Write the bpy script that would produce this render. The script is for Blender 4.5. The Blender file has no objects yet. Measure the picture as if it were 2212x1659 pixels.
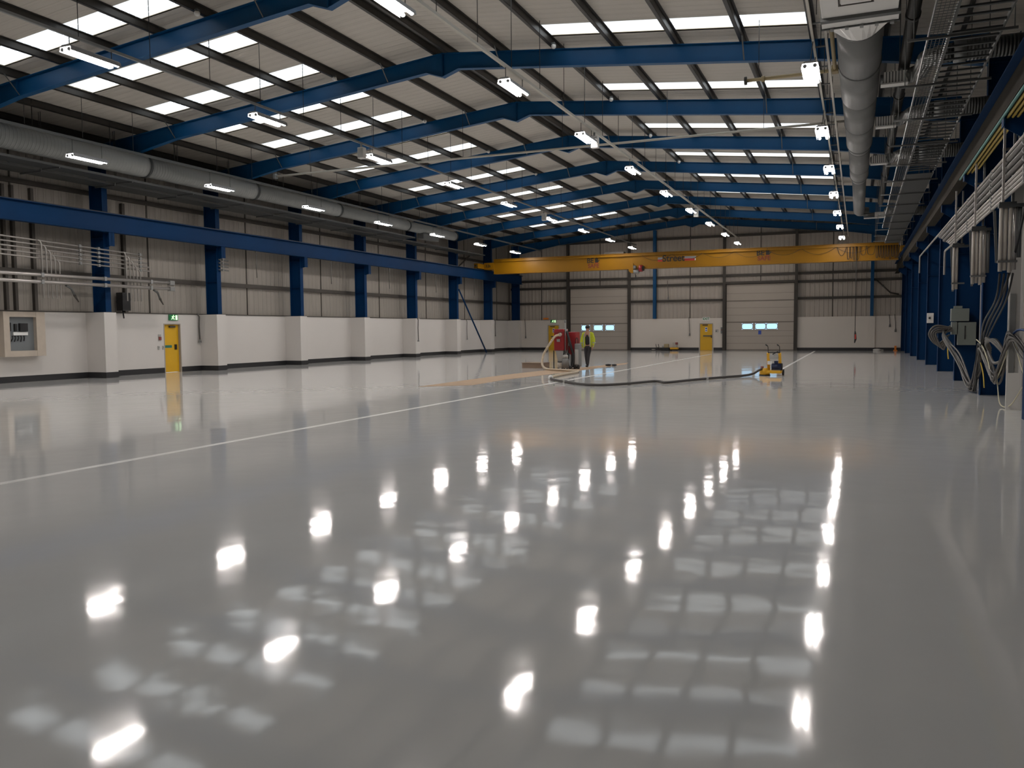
import bpy, bmesh, math, random
from mathutils import Vector, Matrix
random.seed(7)
scene = bpy.context.scene
COL = scene.collection
PI = math.pi

# ------------------------------------------------------------------ camera, world, exposure
cam_d = bpy.data.cameras.new('camera'); cam = bpy.data.objects.new('camera', cam_d); COL.objects.link(cam)
cam_d.sensor_width = 36.0; cam_d.sensor_fit = 'HORIZONTAL'; cam_d.lens = 29.176
cam_d.clip_start = 0.05; cam_d.clip_end = 400
_R = Matrix(((0.9230665792593019, -0.01735385995548695, 0.38424853129085107),
             (0.3845521899215447, 0.06300676761478663, -0.9209504658021953),
             (-0.008228212507893955, 0.997862210317327, 0.06483290630184117)))
cam.matrix_world = Matrix.Translation((0, 0, 1.7)) @ _R.to_4x4()
scene.camera = cam

SKYLIGHT = 1.7       # daylight glowing through the roof panels
TUBE = 108.0          # fluorescent tubes
world = bpy.data.worlds.new('overcast_sky'); scene.world = world; world.use_nodes = True
_bg = world.node_tree.nodes['Background']; _bg.inputs[0].default_value = (0.42, 0.72, 1.0, 1); _bg.inputs[1].default_value = 1.7
scene.view_settings.view_transform = 'Standard'; scene.view_settings.look = 'None'
scene.view_settings.gamma = 1.0; scene.view_settings.exposure = 0.0; scene.view_settings.use_curve_mapping = False
scene.cycles.max_bounces = 9; scene.cycles.diffuse_bounces = 6; scene.cycles.glossy_bounces = 4
scene.cycles.use_denoising = True; scene.cycles.sample_clamp_indirect = 6.0
scene.cycles.caustics_reflective = False; scene.cycles.caustics_refractive = False

# ------------------------------------------------------------------ materials
def _new(name):
    m = bpy.data.materials.new(name); m.use_nodes = True
    nt = m.node_tree; b = nt.nodes['Principled BSDF']
    return m, nt, b

def pbr(name, col, rough=0.5, metal=0.0, var=0.06, scale=1.5, bump=0.0, bscale=20.0, coat=0.0, spec=0.5):
    m, nt, b = _new(name); N = nt.nodes; L = nt.links
    tc = N.new('ShaderNodeTexCoord')
    nz = N.new('ShaderNodeTexNoise'); nz.inputs['Scale'].default_value = scale; nz.inputs['Detail'].default_value = 4
    L.new(tc.outputs['Object'], nz.inputs['Vector'])
    mx = N.new('ShaderNodeMix'); mx.data_type = 'RGBA'
    c = Vector(col)
    mx.inputs['A'].default_value = (*(c * (1 - var)), 1); mx.inputs['B'].default_value = (*[min(1, x * (1 + var)) for x in c], 1)
    L.new(nz.outputs['Fac'], mx.inputs['Factor']); L.new(mx.outputs['Result'], b.inputs['Base Color'])
    b.inputs['Roughness'].default_value = rough; b.inputs['Metallic'].default_value = metal
    b.inputs['Specular IOR Level'].default_value = spec
    if coat: b.inputs['Coat Weight'].default_value = coat; b.inputs['Coat Roughness'].default_value = 0.15
    if bump:
        n2 = N.new('ShaderNodeTexNoise'); n2.inputs['Scale'].default_value = bscale; n2.inputs['Detail'].default_value = 3
        L.new(tc.outputs['Object'], n2.inputs['Vector'])
        bp = N.new('ShaderNodeBump'); bp.inputs['Strength'].default_value = 1.0; bp.inputs['Distance'].default_value = bump
        L.new(n2.outputs['Fac'], bp.inputs['Height']); L.new(bp.outputs['Normal'], b.inputs['Normal'])
    return m

def emit(name, col, strength):
    m, nt, b = _new(name)
    b.inputs['Base Color'].default_value = (0.8, 0.8, 0.8, 1)
    b.inputs['Emission Color'].default_value = (*col, 1); b.inputs['Emission Strength'].default_value = strength
    return m

def ribbed(name, col, axis, pitch, depth, rough=0.5, metal=0.0, var=0.06, spec=0.4, sharp=True, dirt=None):
    """sheet metal with profiled ribs running across AXIS (the axis along which the ribs repeat)"""
    m, nt, b = _new(name); N = nt.nodes; L = nt.links
    tc = N.new('ShaderNodeTexCoord')
    sp = N.new('ShaderNodeSeparateXYZ'); L.new(tc.outputs['Object'], sp.inputs[0])
    fr = N.new('ShaderNodeMath'); fr.operation = 'MULTIPLY'; fr.inputs[1].default_value = 2 * PI / pitch
    L.new(sp.outputs[axis], fr.inputs[0])
    sn = N.new('ShaderNodeMath'); sn.operation = 'SINE'; L.new(fr.outputs[0], sn.inputs[0])
    h = sn
    if sharp:
        mr = N.new('ShaderNodeMapRange'); mr.inputs['From Min'].default_value = 0.35; mr.inputs['From Max'].default_value = 0.85
        L.new(sn.outputs[0], mr.inputs['Value']); h = mr
    bp = N.new('ShaderNodeBump'); bp.inputs['Distance'].default_value = depth; bp.inputs['Strength'].default_value = 1.0
    L.new(h.outputs[0], bp.inputs['Height']); L.new(bp.outputs['Normal'], b.inputs['Normal'])
    nz = N.new('ShaderNodeTexNoise'); nz.inputs['Scale'].default_value = 0.6; nz.inputs['Detail'].default_value = 4
    L.new(tc.outputs['Object'], nz.inputs['Vector'])
    mx = N.new('ShaderNodeMix'); mx.data_type = 'RGBA'; c = Vector(col)
    mx.inputs['A'].default_value = (*(c * (1 - var)), 1); mx.inputs['B'].default_value = (*(c * (1 + var)), 1)
    L.new(nz.outputs['Fac'], mx.inputs['Factor']); L.new(mx.outputs['Result'], b.inputs['Base Color'])
    b.inputs['Roughness'].default_value = rough; b.inputs['Metallic'].default_value = metal
    b.inputs['Specular IOR Level'].default_value = spec
    return m

BLUE = (0.002, 0.066, 0.180)
M = {}
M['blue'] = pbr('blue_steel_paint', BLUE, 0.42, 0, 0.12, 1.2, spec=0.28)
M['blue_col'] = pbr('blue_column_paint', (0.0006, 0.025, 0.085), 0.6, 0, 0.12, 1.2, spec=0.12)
M['white_wall'] = pbr('white_blockwork_paint', (0.63, 0.60, 0.57), 0.6, 0, 0.03, 0.7)
M['skirt'] = pbr('black_skirting_paint', (0.022, 0.022, 0.024), 0.45)
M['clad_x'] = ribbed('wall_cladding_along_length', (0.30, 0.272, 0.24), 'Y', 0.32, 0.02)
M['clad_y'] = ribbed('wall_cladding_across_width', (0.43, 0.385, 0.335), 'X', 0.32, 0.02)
M['roof'] = ribbed('roof_liner_sheet', (0.54, 0.50, 0.445), 'Y', 0.333, 0.014)
M['reveal'] = pbr('roof_light_reveal', (0.62, 0.52, 0.36), 0.6)
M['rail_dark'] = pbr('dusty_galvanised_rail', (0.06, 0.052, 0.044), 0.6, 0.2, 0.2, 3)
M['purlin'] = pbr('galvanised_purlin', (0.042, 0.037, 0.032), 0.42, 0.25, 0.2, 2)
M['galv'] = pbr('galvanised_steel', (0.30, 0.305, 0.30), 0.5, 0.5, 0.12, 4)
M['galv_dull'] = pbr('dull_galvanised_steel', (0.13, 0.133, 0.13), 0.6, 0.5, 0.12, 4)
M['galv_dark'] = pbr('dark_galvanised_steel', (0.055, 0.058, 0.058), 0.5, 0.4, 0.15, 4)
M['spiral'] = ribbed('spiral_duct_steel', (0.27, 0.275, 0.268), 'Y', 0.13, 0.005, 0.55, 0.35, 0.12, sharp=True)
M['duct'] = ribbed('smooth_duct_steel', (0.20, 0.20, 0.197), 'Y', 0.5, 0.002, 0.62, 0.2, 0.08)
M['flex'] = ribbed('flexible_duct_foil', (0.12, 0.122, 0.118), 'X', 0.06, 0.01, 0.4, 0.5, 0.1, sharp=False)
M['plenum'] = pbr('plenum_white_panel', (0.82, 0.80, 0.77), 0.5)
M['tray_dark'] = pbr('dark_cable_tray', (0.05, 0.052, 0.05), 0.6, 0.3)
M['tan_pipe'] = pbr('tan_pipe_paint', (0.42, 0.33, 0.18), 0.5)
M['pale_pipe'] = pbr('pale_pipe_paint', (0.50, 0.47, 0.41), 0.5)
M['yellow_pipe'] = pbr('yellow_pipe_paint', (0.46, 0.32, 0.05), 0.5)
M['green_pipe'] = pbr('green_pipe_paint', (0.05, 0.20, 0.18), 0.5)
M['conduit'] = pbr('conduit_steel', (0.40, 0.375, 0.35), 0.35, 0.5, 0.1, 5)
M['rail_steel'] = pbr('bright_steel_pipe', (0.50, 0.47, 0.445), 0.3, 0.75, 0.1, 4)
M['white_end'] = pbr('white_blockwork_paint_brightened', (0.70, 0.645, 0.585), 0.6, 0, 0.03, 0.7)  # white wall paint, extra warm light put into its colour for the dim end wall
M['conduit_fat'] = pbr('dull_conduit_steel', (0.15, 0.142, 0.135), 0.45, 0.4, 0.15, 5)
M['white_plastic'] = pbr('white_plastic', (0.70, 0.68, 0.65), 0.4)
M['cream_pipe'] = pbr('cream_plastic_pipe', (0.41, 0.375, 0.33), 0.4)
M['black'] = pbr('black_rubber', (0.012, 0.012, 0.013), 0.5)
M['black_pipe'] = pbr('black_iron_pipe', (0.03, 0.028, 0.026), 0.45, 0.3)
M['crane'] = pbr('crane_yellow_paint', (0.25, 0.115, 0.001), 0.42, 0, 0.10, 0.8, spec=0.3)
M['crane_grey'] = pbr('grey_stripe', (0.22, 0.23, 0.24), 0.5)
M['logo_black'] = pbr('black_lettering', (0.015, 0.012, 0.01), 0.5)
M['logo_red'] = pbr('red_lettering', (0.45, 0.03, 0.02), 0.5)
M['logo_dkred'] = pbr('dark_red_lettering', (0.16, 0.022, 0.012), 0.5)
M['door_yellow'] = pbr('yellow_door_paint', (0.70, 0.40, 0.012), 0.42, 0, 0.04)
M['door_frame'] = pbr('grey_door_frame', (0.36, 0.33, 0.29), 0.5)
M['shutter'] = pbr('sectional_door_panel', (0.44, 0.39, 0.335), 0.4, 0, 0.06, 0.5)
M['shutter_gap'] = pbr('sectional_door_joint', (0.20, 0.175, 0.15), 0.6)
M['red'] = pbr('red_machine_paint', (0.25, 0.012, 0.015), 0.35, 0, 0.05)
M['mid_grey'] = pbr('grey_machine_paint', (0.20, 0.20, 0.195), 0.45)
M['light_grey'] = pbr('light_grey_paint', (0.40, 0.39, 0.37), 0.45)
M['navy'] = pbr('navy_motor_paint', (0.012, 0.022, 0.07), 0.4)
M['mach_yellow'] = pbr('yellow_machine_paint', (0.75, 0.40, 0.02), 0.4)
M['orange'] = pbr('orange_plastic', (0.75, 0.22, 0.02), 0.4)
M['beige_hose'] = ribbed('beige_ribbed_hose', (0.55, 0.45, 0.33), 'Z', 0.05, 0.006, 0.5, sharp=False)
M['paper'] = pbr('brown_masking_paper', (0.45, 0.315, 0.205), 0.75, 0, 0.12, 2, bump=0.01, bscale=2)
M['card'] = pbr('brown_cardboard', (0.24, 0.165, 0.115), 0.7)
M['wood'] = pbr('raw_softwood', (0.50, 0.43, 0.355), 0.65, 0, 0.15, 4)
M['box_grey'] = pbr('grey_switch_panel', (0.17, 0.185, 0.195), 0.45)
M['box_green'] = pbr('grey_green_enclosure', (0.17, 0.19, 0.175), 0.45)
M['sign_green'] = pbr('green_sign_film', (0.02, 0.20, 0.07), 0.5)
M['sign_white'] = pbr('white_sign_film', (0.8, 0.8, 0.78), 0.5)
M['sign_teal'] = pbr('teal_door_strip', (0.02, 0.17, 0.13), 0.5)
M['sign_glow'] = emit('lit_sign_face', (0.55, 1.0, 0.45), 1.2)
M['sign_blue'] = pbr('blue_sign_film', (0.04, 0.09, 0.42), 0.5)
M['brown_red'] = pbr('dull_red_plastic', (0.22, 0.05, 0.04), 0.5)
M['cable_grey'] = pbr('grey_cable', (0.10, 0.093, 0.085), 0.5)
M['cable_pale'] = pbr('pale_cable', (0.62, 0.58, 0.42), 0.5)
M['cable_yellow'] = pbr('yellow_cable', (0.60, 0.42, 0.05), 0.5)
M['cable_blue'] = pbr('blue_cable', (0.03, 0.07, 0.20), 0.5)
M['hose_dark'] = pbr('dark_hose', (0.055, 0.048, 0.045), 0.5)
M['line_paint'] = pbr('white_line_paint', (0.92, 0.91, 0.88), 0.25)
M['hivis'] = pbr('hi_vis_yellow_cloth', (0.47, 0.53, 0.02), 0.7, 0, 0.25, 9, bump=0.01, bscale=9)
M['hivis_tape'] = pbr('silver_reflective_tape', (0.35, 0.37, 0.33), 0.4)
M['dark_cloth'] = pbr('dark_grey_cloth', (0.028, 0.026, 0.030), 0.8, 0, 0.15, 9, bump=0.01, bscale=8)
M['shirt'] = pbr('black_shirt_cloth', (0.016, 0.014, 0.016), 0.8)
M['skin'] = pbr('skin', (0.42, 0.22, 0.155), 0.5)
M['hair'] = pbr('dark_hair', (0.012, 0.010, 0.009), 0.6)
M['boot'] = pbr('black_boot_leather', (0.014, 0.012, 0.012), 0.5)
M['housing'] = pbr('grey_light_housing', (0.30, 0.30, 0.30), 0.5)
M['tube'] = emit('fluorescent_tube', (1.0, 0.935, 0.89), TUBE)

def _rooflight():
    m, nt, b = _new('translucent_roof_panel'); N = nt.nodes; L = nt.links
    tc = N.new('ShaderNodeTexCoord'); sp = N.new('ShaderNodeSeparateXYZ'); L.new(tc.outputs['Object'], sp.inputs[0])
    mu = N.new('ShaderNodeMath'); mu.operation = 'MULTIPLY'; mu.inputs[1].default_value = 2 * PI / 0.25; L.new(sp.outputs['Y'], mu.inputs[0])
    sn = N.new('ShaderNodeMath'); sn.operation = 'SINE'; L.new(mu.outputs[0], sn.inputs[0])
    mr = N.new('ShaderNodeMapRange'); mr.inputs['From Min'].default_value = 0.80; mr.inputs['From Max'].default_value = 1.0
    mr.inputs['To Min'].default_value = 0.66; mr.inputs['To Max'].default_value = 2.1; L.new(sn.outputs[0], mr.inputs['Value'])
    nz = N.new('ShaderNodeTexNoise'); nz.inputs['Scale'].default_value = 0.9; L.new(tc.outputs['Object'], nz.inputs['Vector'])
    m2 = N.new('ShaderNodeMapRange'); m2.inputs['To Min'].default_value = 0.82; m2.inputs['To Max'].default_value = 1.12; L.new(nz.outputs['Fac'], m2.inputs['Value'])
    a = N.new('ShaderNodeMath'); a.operation = 'MULTIPLY'; L.new(mr.outputs[0], a.inputs[0]); L.new(m2.outputs[0], a.inputs[1])
    c = N.new('ShaderNodeMath'); c.operation = 'MULTIPLY'; c.inputs[1].default_value = SKYLIGHT; L.new(a.outputs[0], c.inputs[0])
    b.inputs['Emission Color'].default_value = (0.88, 0.95, 1.0, 1); L.new(c.outputs[0], b.inputs['Emission Strength'])
    b.inputs['Base Color'].default_value = (0.6, 0.6, 0.55, 1)
    return m
M['rooflight'] = _rooflight()

def _glass():
    m = bpy.data.materials.new('clear_door_pane'); m.use_nodes = True; nt = m.node_tree
    for n in list(nt.nodes): nt.nodes.remove(n)
    o = nt.nodes.new('ShaderNodeOutputMaterial'); mx = nt.nodes.new('ShaderNodeMixShader'); mx.inputs[0].default_value = 0.08
    t = nt.nodes.new('ShaderNodeBsdfTransparent'); g = nt.nodes.new('ShaderNodeBsdfGlossy'); g.inputs['Roughness'].default_value = 0.02
    nt.links.new(t.outputs[0], mx.inputs[1]); nt.links.new(g.outputs[0], mx.inputs[2]); nt.links.new(mx.outputs[0], o.inputs[0])
    return m
M['glass'] = _glass()

def _floor():
    m, nt, b = _new('grey_epoxy_floor'); N = nt.nodes; L = nt.links
    tc = N.new('ShaderNodeTexCoord')
    n1 = N.new('ShaderNodeTexNoise'); n1.inputs['Scale'].default_value = 0.16; n1.inputs['Detail'].default_value = 3; L.new(tc.outputs['Object'], n1.inputs['Vector'])
    mx = N.new('ShaderNodeMix'); mx.data_type = 'RGBA'
    mx.inputs['A'].default_value = (0.68, 0.675, 0.66, 1); mx.inputs['B'].default_value = (0.73, 0.725, 0.71, 1)
    L.new(n1.outputs['Fac'], mx.inputs['Factor']); L.new(mx.outputs['Result'], b.inputs['Base Color'])
    n2 = N.new('ShaderNodeTexNoise'); n2.inputs['Scale'].default_value = 0.9; n2.inputs['Detail'].default_value = 2; L.new(tc.outputs['Object'], n2.inputs['Vector'])
    n3 = N.new('ShaderNodeTexNoise'); n3.inputs['Scale'].default_value = 3.6; n3.inputs['Detail'].default_value = 1; L.new(tc.outputs['Object'], n3.inputs['Vector'])
    b1 = N.new('ShaderNodeBump'); b1.inputs['Strength'].default_value = 1; b1.inputs['Distance'].default_value = 0.0045
    b2 = N.new('ShaderNodeBump'); b2.inputs['Strength'].default_value = 1; b2.inputs['Distance'].default_value = 0.0006
    L.new(n2.outputs['Fac'], b1.inputs['Height']); L.new(n3.outputs['Fac'], b2.inputs['Height'])
    L.new(b1.outputs['Normal'], b2.inputs['Normal']); L.new(b2.outputs['Normal'], b.inputs['Normal'])
    b.inputs['Roughness'].default_value = 0.065; b.inputs['IOR'].default_value = 1.5; b.inputs['Specular IOR Level'].default_value = 0.5
    return m
M['floor'] = _floor()

# ------------------------------------------------------------------ mesh builder
class MB:
    def __init__(s): s.v = []; s.f = []; s.sm = []
    def _add(s, vs, fs, sm=False):
        o = len(s.v); s.v += [tuple(p) for p in vs]
        for f in fs: s.f.append([i + o for i in f]); s.sm.append(sm)
        return s
    def box(s, x0, x1, y0, y1, z0, z1):
        x0, x1 = sorted((x0, x1)); y0, y1 = sorted((y0, y1)); z0, z1 = sorted((z0, z1))
        return s._add([(x0,y0,z0),(x1,y0,z0),(x1,y1,z0),(x0,y1,z0),(x0,y0,z1),(x1,y0,z1),(x1,y1,z1),(x0,y1,z1)],
                      [(0,3,2,1),(4,5,6,7),(0,1,5,4),(1,2,6,5),(2,3,7,6),(3,0,4,7)])
    def rbox(s, x0, x1, y0, y1, z0, z1, r=0.02):
        x0, x1 = sorted((x0, x1)); y0, y1 = sorted((y0, y1)); z0, z1 = sorted((z0, z1))
        bm = bmesh.new(); bmesh.ops.create_cube(bm, size=1)
        for v in bm.verts: v.co = Vector(((x0+x1)/2 + v.co.x*(x1-x0), (y0+y1)/2 + v.co.y*(y1-y0), (z0+z1)/2 + v.co.z*(z1-z0)))
        r = min(r, 0.45*min(x1-x0, y1-y0, z1-z0))
        bmesh.ops.bevel(bm, geom=list(bm.edges), offset=r, segments=2, affect='EDGES', profile=0.5)
        bm.verts.index_update()
        s._add([v.co for v in bm.verts], [[v.index for v in f.verts] for f in bm.faces], False); bm.free(); return s
    def obox(s, c, ax, h):
        c = Vector(c); X, Y, Z = [Vector(a).normalized() for a in ax]
        P = [c + X*(h[0]*a) + Y*(h[1]*b) + Z*(h[2]*d) for d in (-1, 1) for a, b in ((-1,-1),(1,-1),(1,1),(-1,1))]
        return s._add(P, [(0,3,2,1),(4,5,6,7),(0,1,5,4),(1,2,6,5),(2,3,7,6),(3,0,4,7)])
    def bar(s, p, q, w, h):
        p, q = Vector(p), Vector(q); d = (q - p)
        up = Vector((0,0,1)) if abs(d.normalized().z) < 0.95 else Vector((0,1,0))
        x = d.cross(up).normalized(); z = x.cross(d).normalized()
        return s.obox((p+q)/2, (x, d, z), (w/2, d.length/2, h/2))
    def poly(s, pts, r, n=8, caps=True, sm=True):
        pts = [Vector(p) for p in pts]; rs = r if isinstance(r, (list, tuple)) else [r]*len(pts)
        t0 = (pts[1]-pts[0]).normalized(); up = Vector((0,0,1)) if abs(t0.z) < 0.9 else Vector((1,0,0))
        u = t0.cross(up).normalized(); rings = []; vs = []
        for i, p in enumerate(pts):
            t = ((pts[min(i+1, len(pts)-1)] - pts[i]).normalized() + (pts[i] - pts[max(i-1, 0)]).normalized())
            t = t.normalized() if t.length > 1e-6 else t0
            u = (u - t*u.dot(t)); u = u.normalized() if u.length > 1e-6 else t.orthogonal().normalized()
            w = t.cross(u)
            for k in range(n):
                a = 2*PI*k/n; vs.append(p + (u*math.cos(a) + w*math.sin(a))*rs[i])
        fs = [(i*n+k, i*n+(k+1) % n, (i+1)*n+(k+1) % n, (i+1)*n+k) for i in range(len(pts)-1) for k in range(n)]
        s._add(vs, fs, sm)
        if caps:
            o = len(s.v) - len(vs); e = o + (len(pts)-1)*n
            s.f.append([o+k for k in reversed(range(n))]); s.sm.append(False)
            s.f.append([e+k for k in range(n)]); s.sm.append(False)
        return s
    def cyl(s, p, q, r, n=12, r2=None): return s.poly([p, q], [r, r if r2 is None else r2], n)
    def extr(s, poly, axis, a, b):
        """polygon in the plane across AXIS, pushed from a to b: 'y' takes (x,z), 'x' takes (y,z), 'z' takes (x,y)"""
        mk = {'y': lambda u, w, t: (u, t, w), 'x': lambda u, w, t: (t, u, w), 'z': lambda u, w, t: (u, w, t)}[axis]
        n = len(poly); vs = [mk(u, w, a) for u, w in poly] + [mk(u, w, b) for u, w in poly]
        return s._add(vs, [list(range(n)), [n+i for i in reversed(range(n))]] + [(i, (i+1) % n, n+(i+1) % n, n+i) for i in range(n)])
    def quad(s, a, b, c, d): return s._add([a, b, c, d], [(0,1,2,3)])
    def lathe(s, prof, c, n=16, axis='z'):
        c = Vector(c); vs = []
        for r, h in prof:
            for k in range(n):
                a = 2*PI*k/n; ca, sa = r*math.cos(a), r*math.sin(a)
                vs.append(c + (Vector((ca, sa, h)) if axis == 'z' else Vector((ca, h, sa)) if axis == 'y' else Vector((h, ca, sa))))
        fs = [(i*n+k, i*n+(k+1) % n, (i+1)*n+(k+1) % n, (i+1)*n+k) for i in range(len(prof)-1) for k in range(n)]
        return s._add(vs, fs, True)
    def sphere(s, c, r, n=10, sc=(1,1,1)):
        c = Vector(c); m = n//2; vs = [c + Vector((0,0,-r*sc[2]))]
        for i in range(1, m):
            t = -PI/2 + PI*i/m
            for k in range(n): vs.append(c + Vector((r*sc[0]*math.cos(t)*math.cos(2*PI*k/n), r*sc[1]*math.cos(t)*math.sin(2*PI*k/n), r*sc[2]*math.sin(t))))
        vs.append(c + Vector((0,0,r*sc[2]))); fs = [(0, 1+(k+1) % n, 1+k) for k in range(n)]
        for i in range(m-2): fs += [(1+i*n+k, 1+i*n+(k+1) % n, 1+(i+1)*n+(k+1) % n, 1+(i+1)*n+k) for k in range(n)]
        e = len(vs)-1; b = 1+(m-2)*n; fs += [(b+k, b+(k+1) % n, e) for k in range(n)]
        return s._add(vs, fs, True)
    def mesh(s, name, mat, off=(0,0,0)):
        me = bpy.data.meshes.new(name); o = Vector(off)
        me.from_pydata([Vector(p) - o for p in s.v], [], s.f); me.update()
        bm = bmesh.new(); bm.from_mesh(me); bmesh.ops.recalc_face_normals(bm, faces=bm.faces); bm.to_mesh(me); bm.free()
        if any(s.sm): me.polygons.foreach_set('use_smooth', s.sm)
        me.materials.append(M[mat] if isinstance(mat, str) else mat)
        return me

def tag(o, label=None, cat=None, group=None, kind=None):
    if label: o['label'] = label
    if cat: o['category'] = cat
    if group: o['group'] = group
    if kind: o['kind'] = kind
    return o

def wpos(o):
    p = Vector(o.location)
    while o.parent is not None: o = o.parent; p += Vector(o.location)
    return p

def thing(name, label, cat, loc=(0,0,0), group=None, kind=None):
    o = bpy.data.objects.new(name, None); o.empty_display_size = 0.1; o.location = loc; COL.objects.link(o)
    return tag(o, label, cat, group, kind)

def part(par, name, mb, mat, loc=None, label=None):
    """mb in world coordinates; the part's origin sits at loc (default: its parent's)"""
    pw = wpos(par); w = Vector(loc) if loc is not None else pw
    o = bpy.data.objects.new(name, mb.mesh(name, mat, w)); o.parent = par; o.location = w - pw; COL.objects.link(o)
    if label: o['label'] = label
    return o

def solid(name, mb, mat, label, cat, loc=(0,0,0), group=None, kind=None):
    o = bpy.data.objects.new(name, mb.mesh(name, mat, loc)); o.location = loc; COL.objects.link(o)
    return tag(o, label, cat, group, kind)

def dup(root, loc, label=None, group=None):
    r = root.copy(); COL.objects.link(r); r.location = loc
    if label: r['label'] = label
    if group: r['group'] = group
    for ch in list(root.children):
        c = ch.copy(); COL.objects.link(c); c.parent = r
        for g in list(ch.children):
            d = g.copy(); COL.objects.link(d); d.parent = c
    return r

def text(par, name, body, size, mat, mtx, extrude=0.004, bold=0.0, loc=None):
    cu = bpy.data.curves.new(name, 'FONT'); cu.body = body; cu.size = size; cu.extrude = extrude; cu.offset = bold
    cu.align_x = 'CENTER'; cu.align_y = 'CENTER'; cu.materials.append(M[mat])
    t = bpy.data.objects.new(name, cu); COL.objects.link(t)
    bpy.context.view_layer.update()
    me = bpy.data.meshes.new_from_object(t.evaluated_get(bpy.context.evaluated_depsgraph_get()))
    bpy.data.objects.remove(t); bpy.data.curves.remove(cu)
    o = bpy.data.objects.new(name, me); COL.objects.link(o); o.parent = par
    o.matrix_local = Matrix.Translation(-wpos(par)) @ mtx
    return o

ORD = ['first', 'second', 'third', 'fourth', 'fifth', 'sixth', 'seventh', 'eighth', 'ninth', 'tenth', 'eleventh', 'twelfth', 'thirteenth', 'fourteenth', 'fifteenth', 'sixteenth']

# ------------------------------------------------------------------ the hall's measures (metres; x across, y along, z up)
RX = -12.0                       # ridge
XL, XLC = -27.35, -27.50         # white wall face, cladding face on the left
XRW = 3.75                       # right wall
YE, YEC = 65.43, 65.60           # white wall face, cladding face at the far end
YB = -4.0                        # wall behind the camera
HW = 2.50                        # top of the white wall
HS = 0.22                        # skirting
FY = lambda k: 23.45 + 6*k
ztop = lambda x: 10.24 - 0.1*abs(x - RX)     # rafter top
zroof = lambda x: 10.45 - 0.1*abs(x - RX)    # roof liner

# ------------------------------------------------------------------ floor
solid('floor', MB().box(-29, 5, YB-1, 68, -0.25, 0), 'floor', 'glossy grey poured resin floor of the whole hall', 'floor', kind='structure')
solid('floor_marking', MB().box(-9.06, -8.94, 0.5, 56, 0, 0.0025), 'line_paint', 'long white painted line crossing the floor from lower left to the far doors', 'floor marking', (-9, 30, 0), kind='structure')
solid('floor_marking', MB().box(-2.95, -2.83, 32, 63.6, 0, 0.0025), 'line_paint', 'short white painted line running from the yellow grinder to the far wall', 'floor marking', (-2.9, 48, 0), kind='structure')

# ------------------------------------------------------------------ left wall
wl = thing('wall_left', 'long left wall, profiled grey cladding above white painted blockwork', 'wall', (XL, 30, 0), kind='structure')
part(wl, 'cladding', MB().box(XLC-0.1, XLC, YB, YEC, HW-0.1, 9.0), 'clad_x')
DL = (27.02, 27.98)          # yellow door opening in the left wall
for y0, y1, z0 in ((YB, DL[0], 0), (DL[1], YE, 0), (DL[0], DL[1], 2.10)):
    part(wl, 'blockwork', MB().box(XLC-0.1, XL, y0, y1, z0, HW), 'white_wall', (XL, (y0+y1)/2, z0))
for k in range(-2, 7):
    y = FY(k)
    part(wl, 'pilaster', MB().box(XL-0.01, -26.386, y-0.28, y+0.285, 0, HW), 'white_wall', (XL, y, 0))
part(wl, 'pilaster', MB().box(XL-0.01, -26.386, FY(7)-0.6, FY(7), 0, HW), 'white_wall', (XL, FY(7), 0))
part(wl, 'ledge', MB().box(XLC, XL+0.03, YB, YE, HW, HW+0.04), 'rail_dark')
bl = thing('baseboard_left', 'black painted skirting band along the foot of the left wall', 'skirting', (XL, 30, 0), kind='structure')
def strip(mb, y0, y1):
    mb.box(XL-0.005, XL+0.006, y0, y1, 0, HS)
mb = MB(); strip(mb, YB, DL[0]-0.01); strip(mb, DL[1]+0.01, YE)
part(bl, 'wall_band', mb, 'skirt')
for k in range(-2, 7):
    y = FY(k); part(bl, 'pilaster_band', MB().box(XL, -26.38, y-0.287, y+0.292, 0, HS), 'skirt', (XL, y, 0))
part(bl, 'pilaster_band', MB().box(XL, -26.38, FY(7)-0.607, FY(7)-0.001, 0, HS), 'skirt', (XL, FY(7), 0))
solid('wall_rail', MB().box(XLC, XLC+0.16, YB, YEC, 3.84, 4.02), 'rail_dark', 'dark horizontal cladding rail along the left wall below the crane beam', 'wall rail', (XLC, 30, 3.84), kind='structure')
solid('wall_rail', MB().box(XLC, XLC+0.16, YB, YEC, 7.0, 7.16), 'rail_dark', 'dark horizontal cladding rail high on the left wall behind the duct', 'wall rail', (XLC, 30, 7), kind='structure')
for i in range(8):
    y = 20.4 + 6.05*i
    solid('sheeting_joint', MB().box(XLC, XLC+0.03, y-0.03, y+0.03, HW+0.04, 8.8), 'rail_dark', f'thin dark vertical joint in the left wall cladding, {ORD[i]} from the near end', 'wall joint', (XLC, y, HW), kind='structure')

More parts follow.
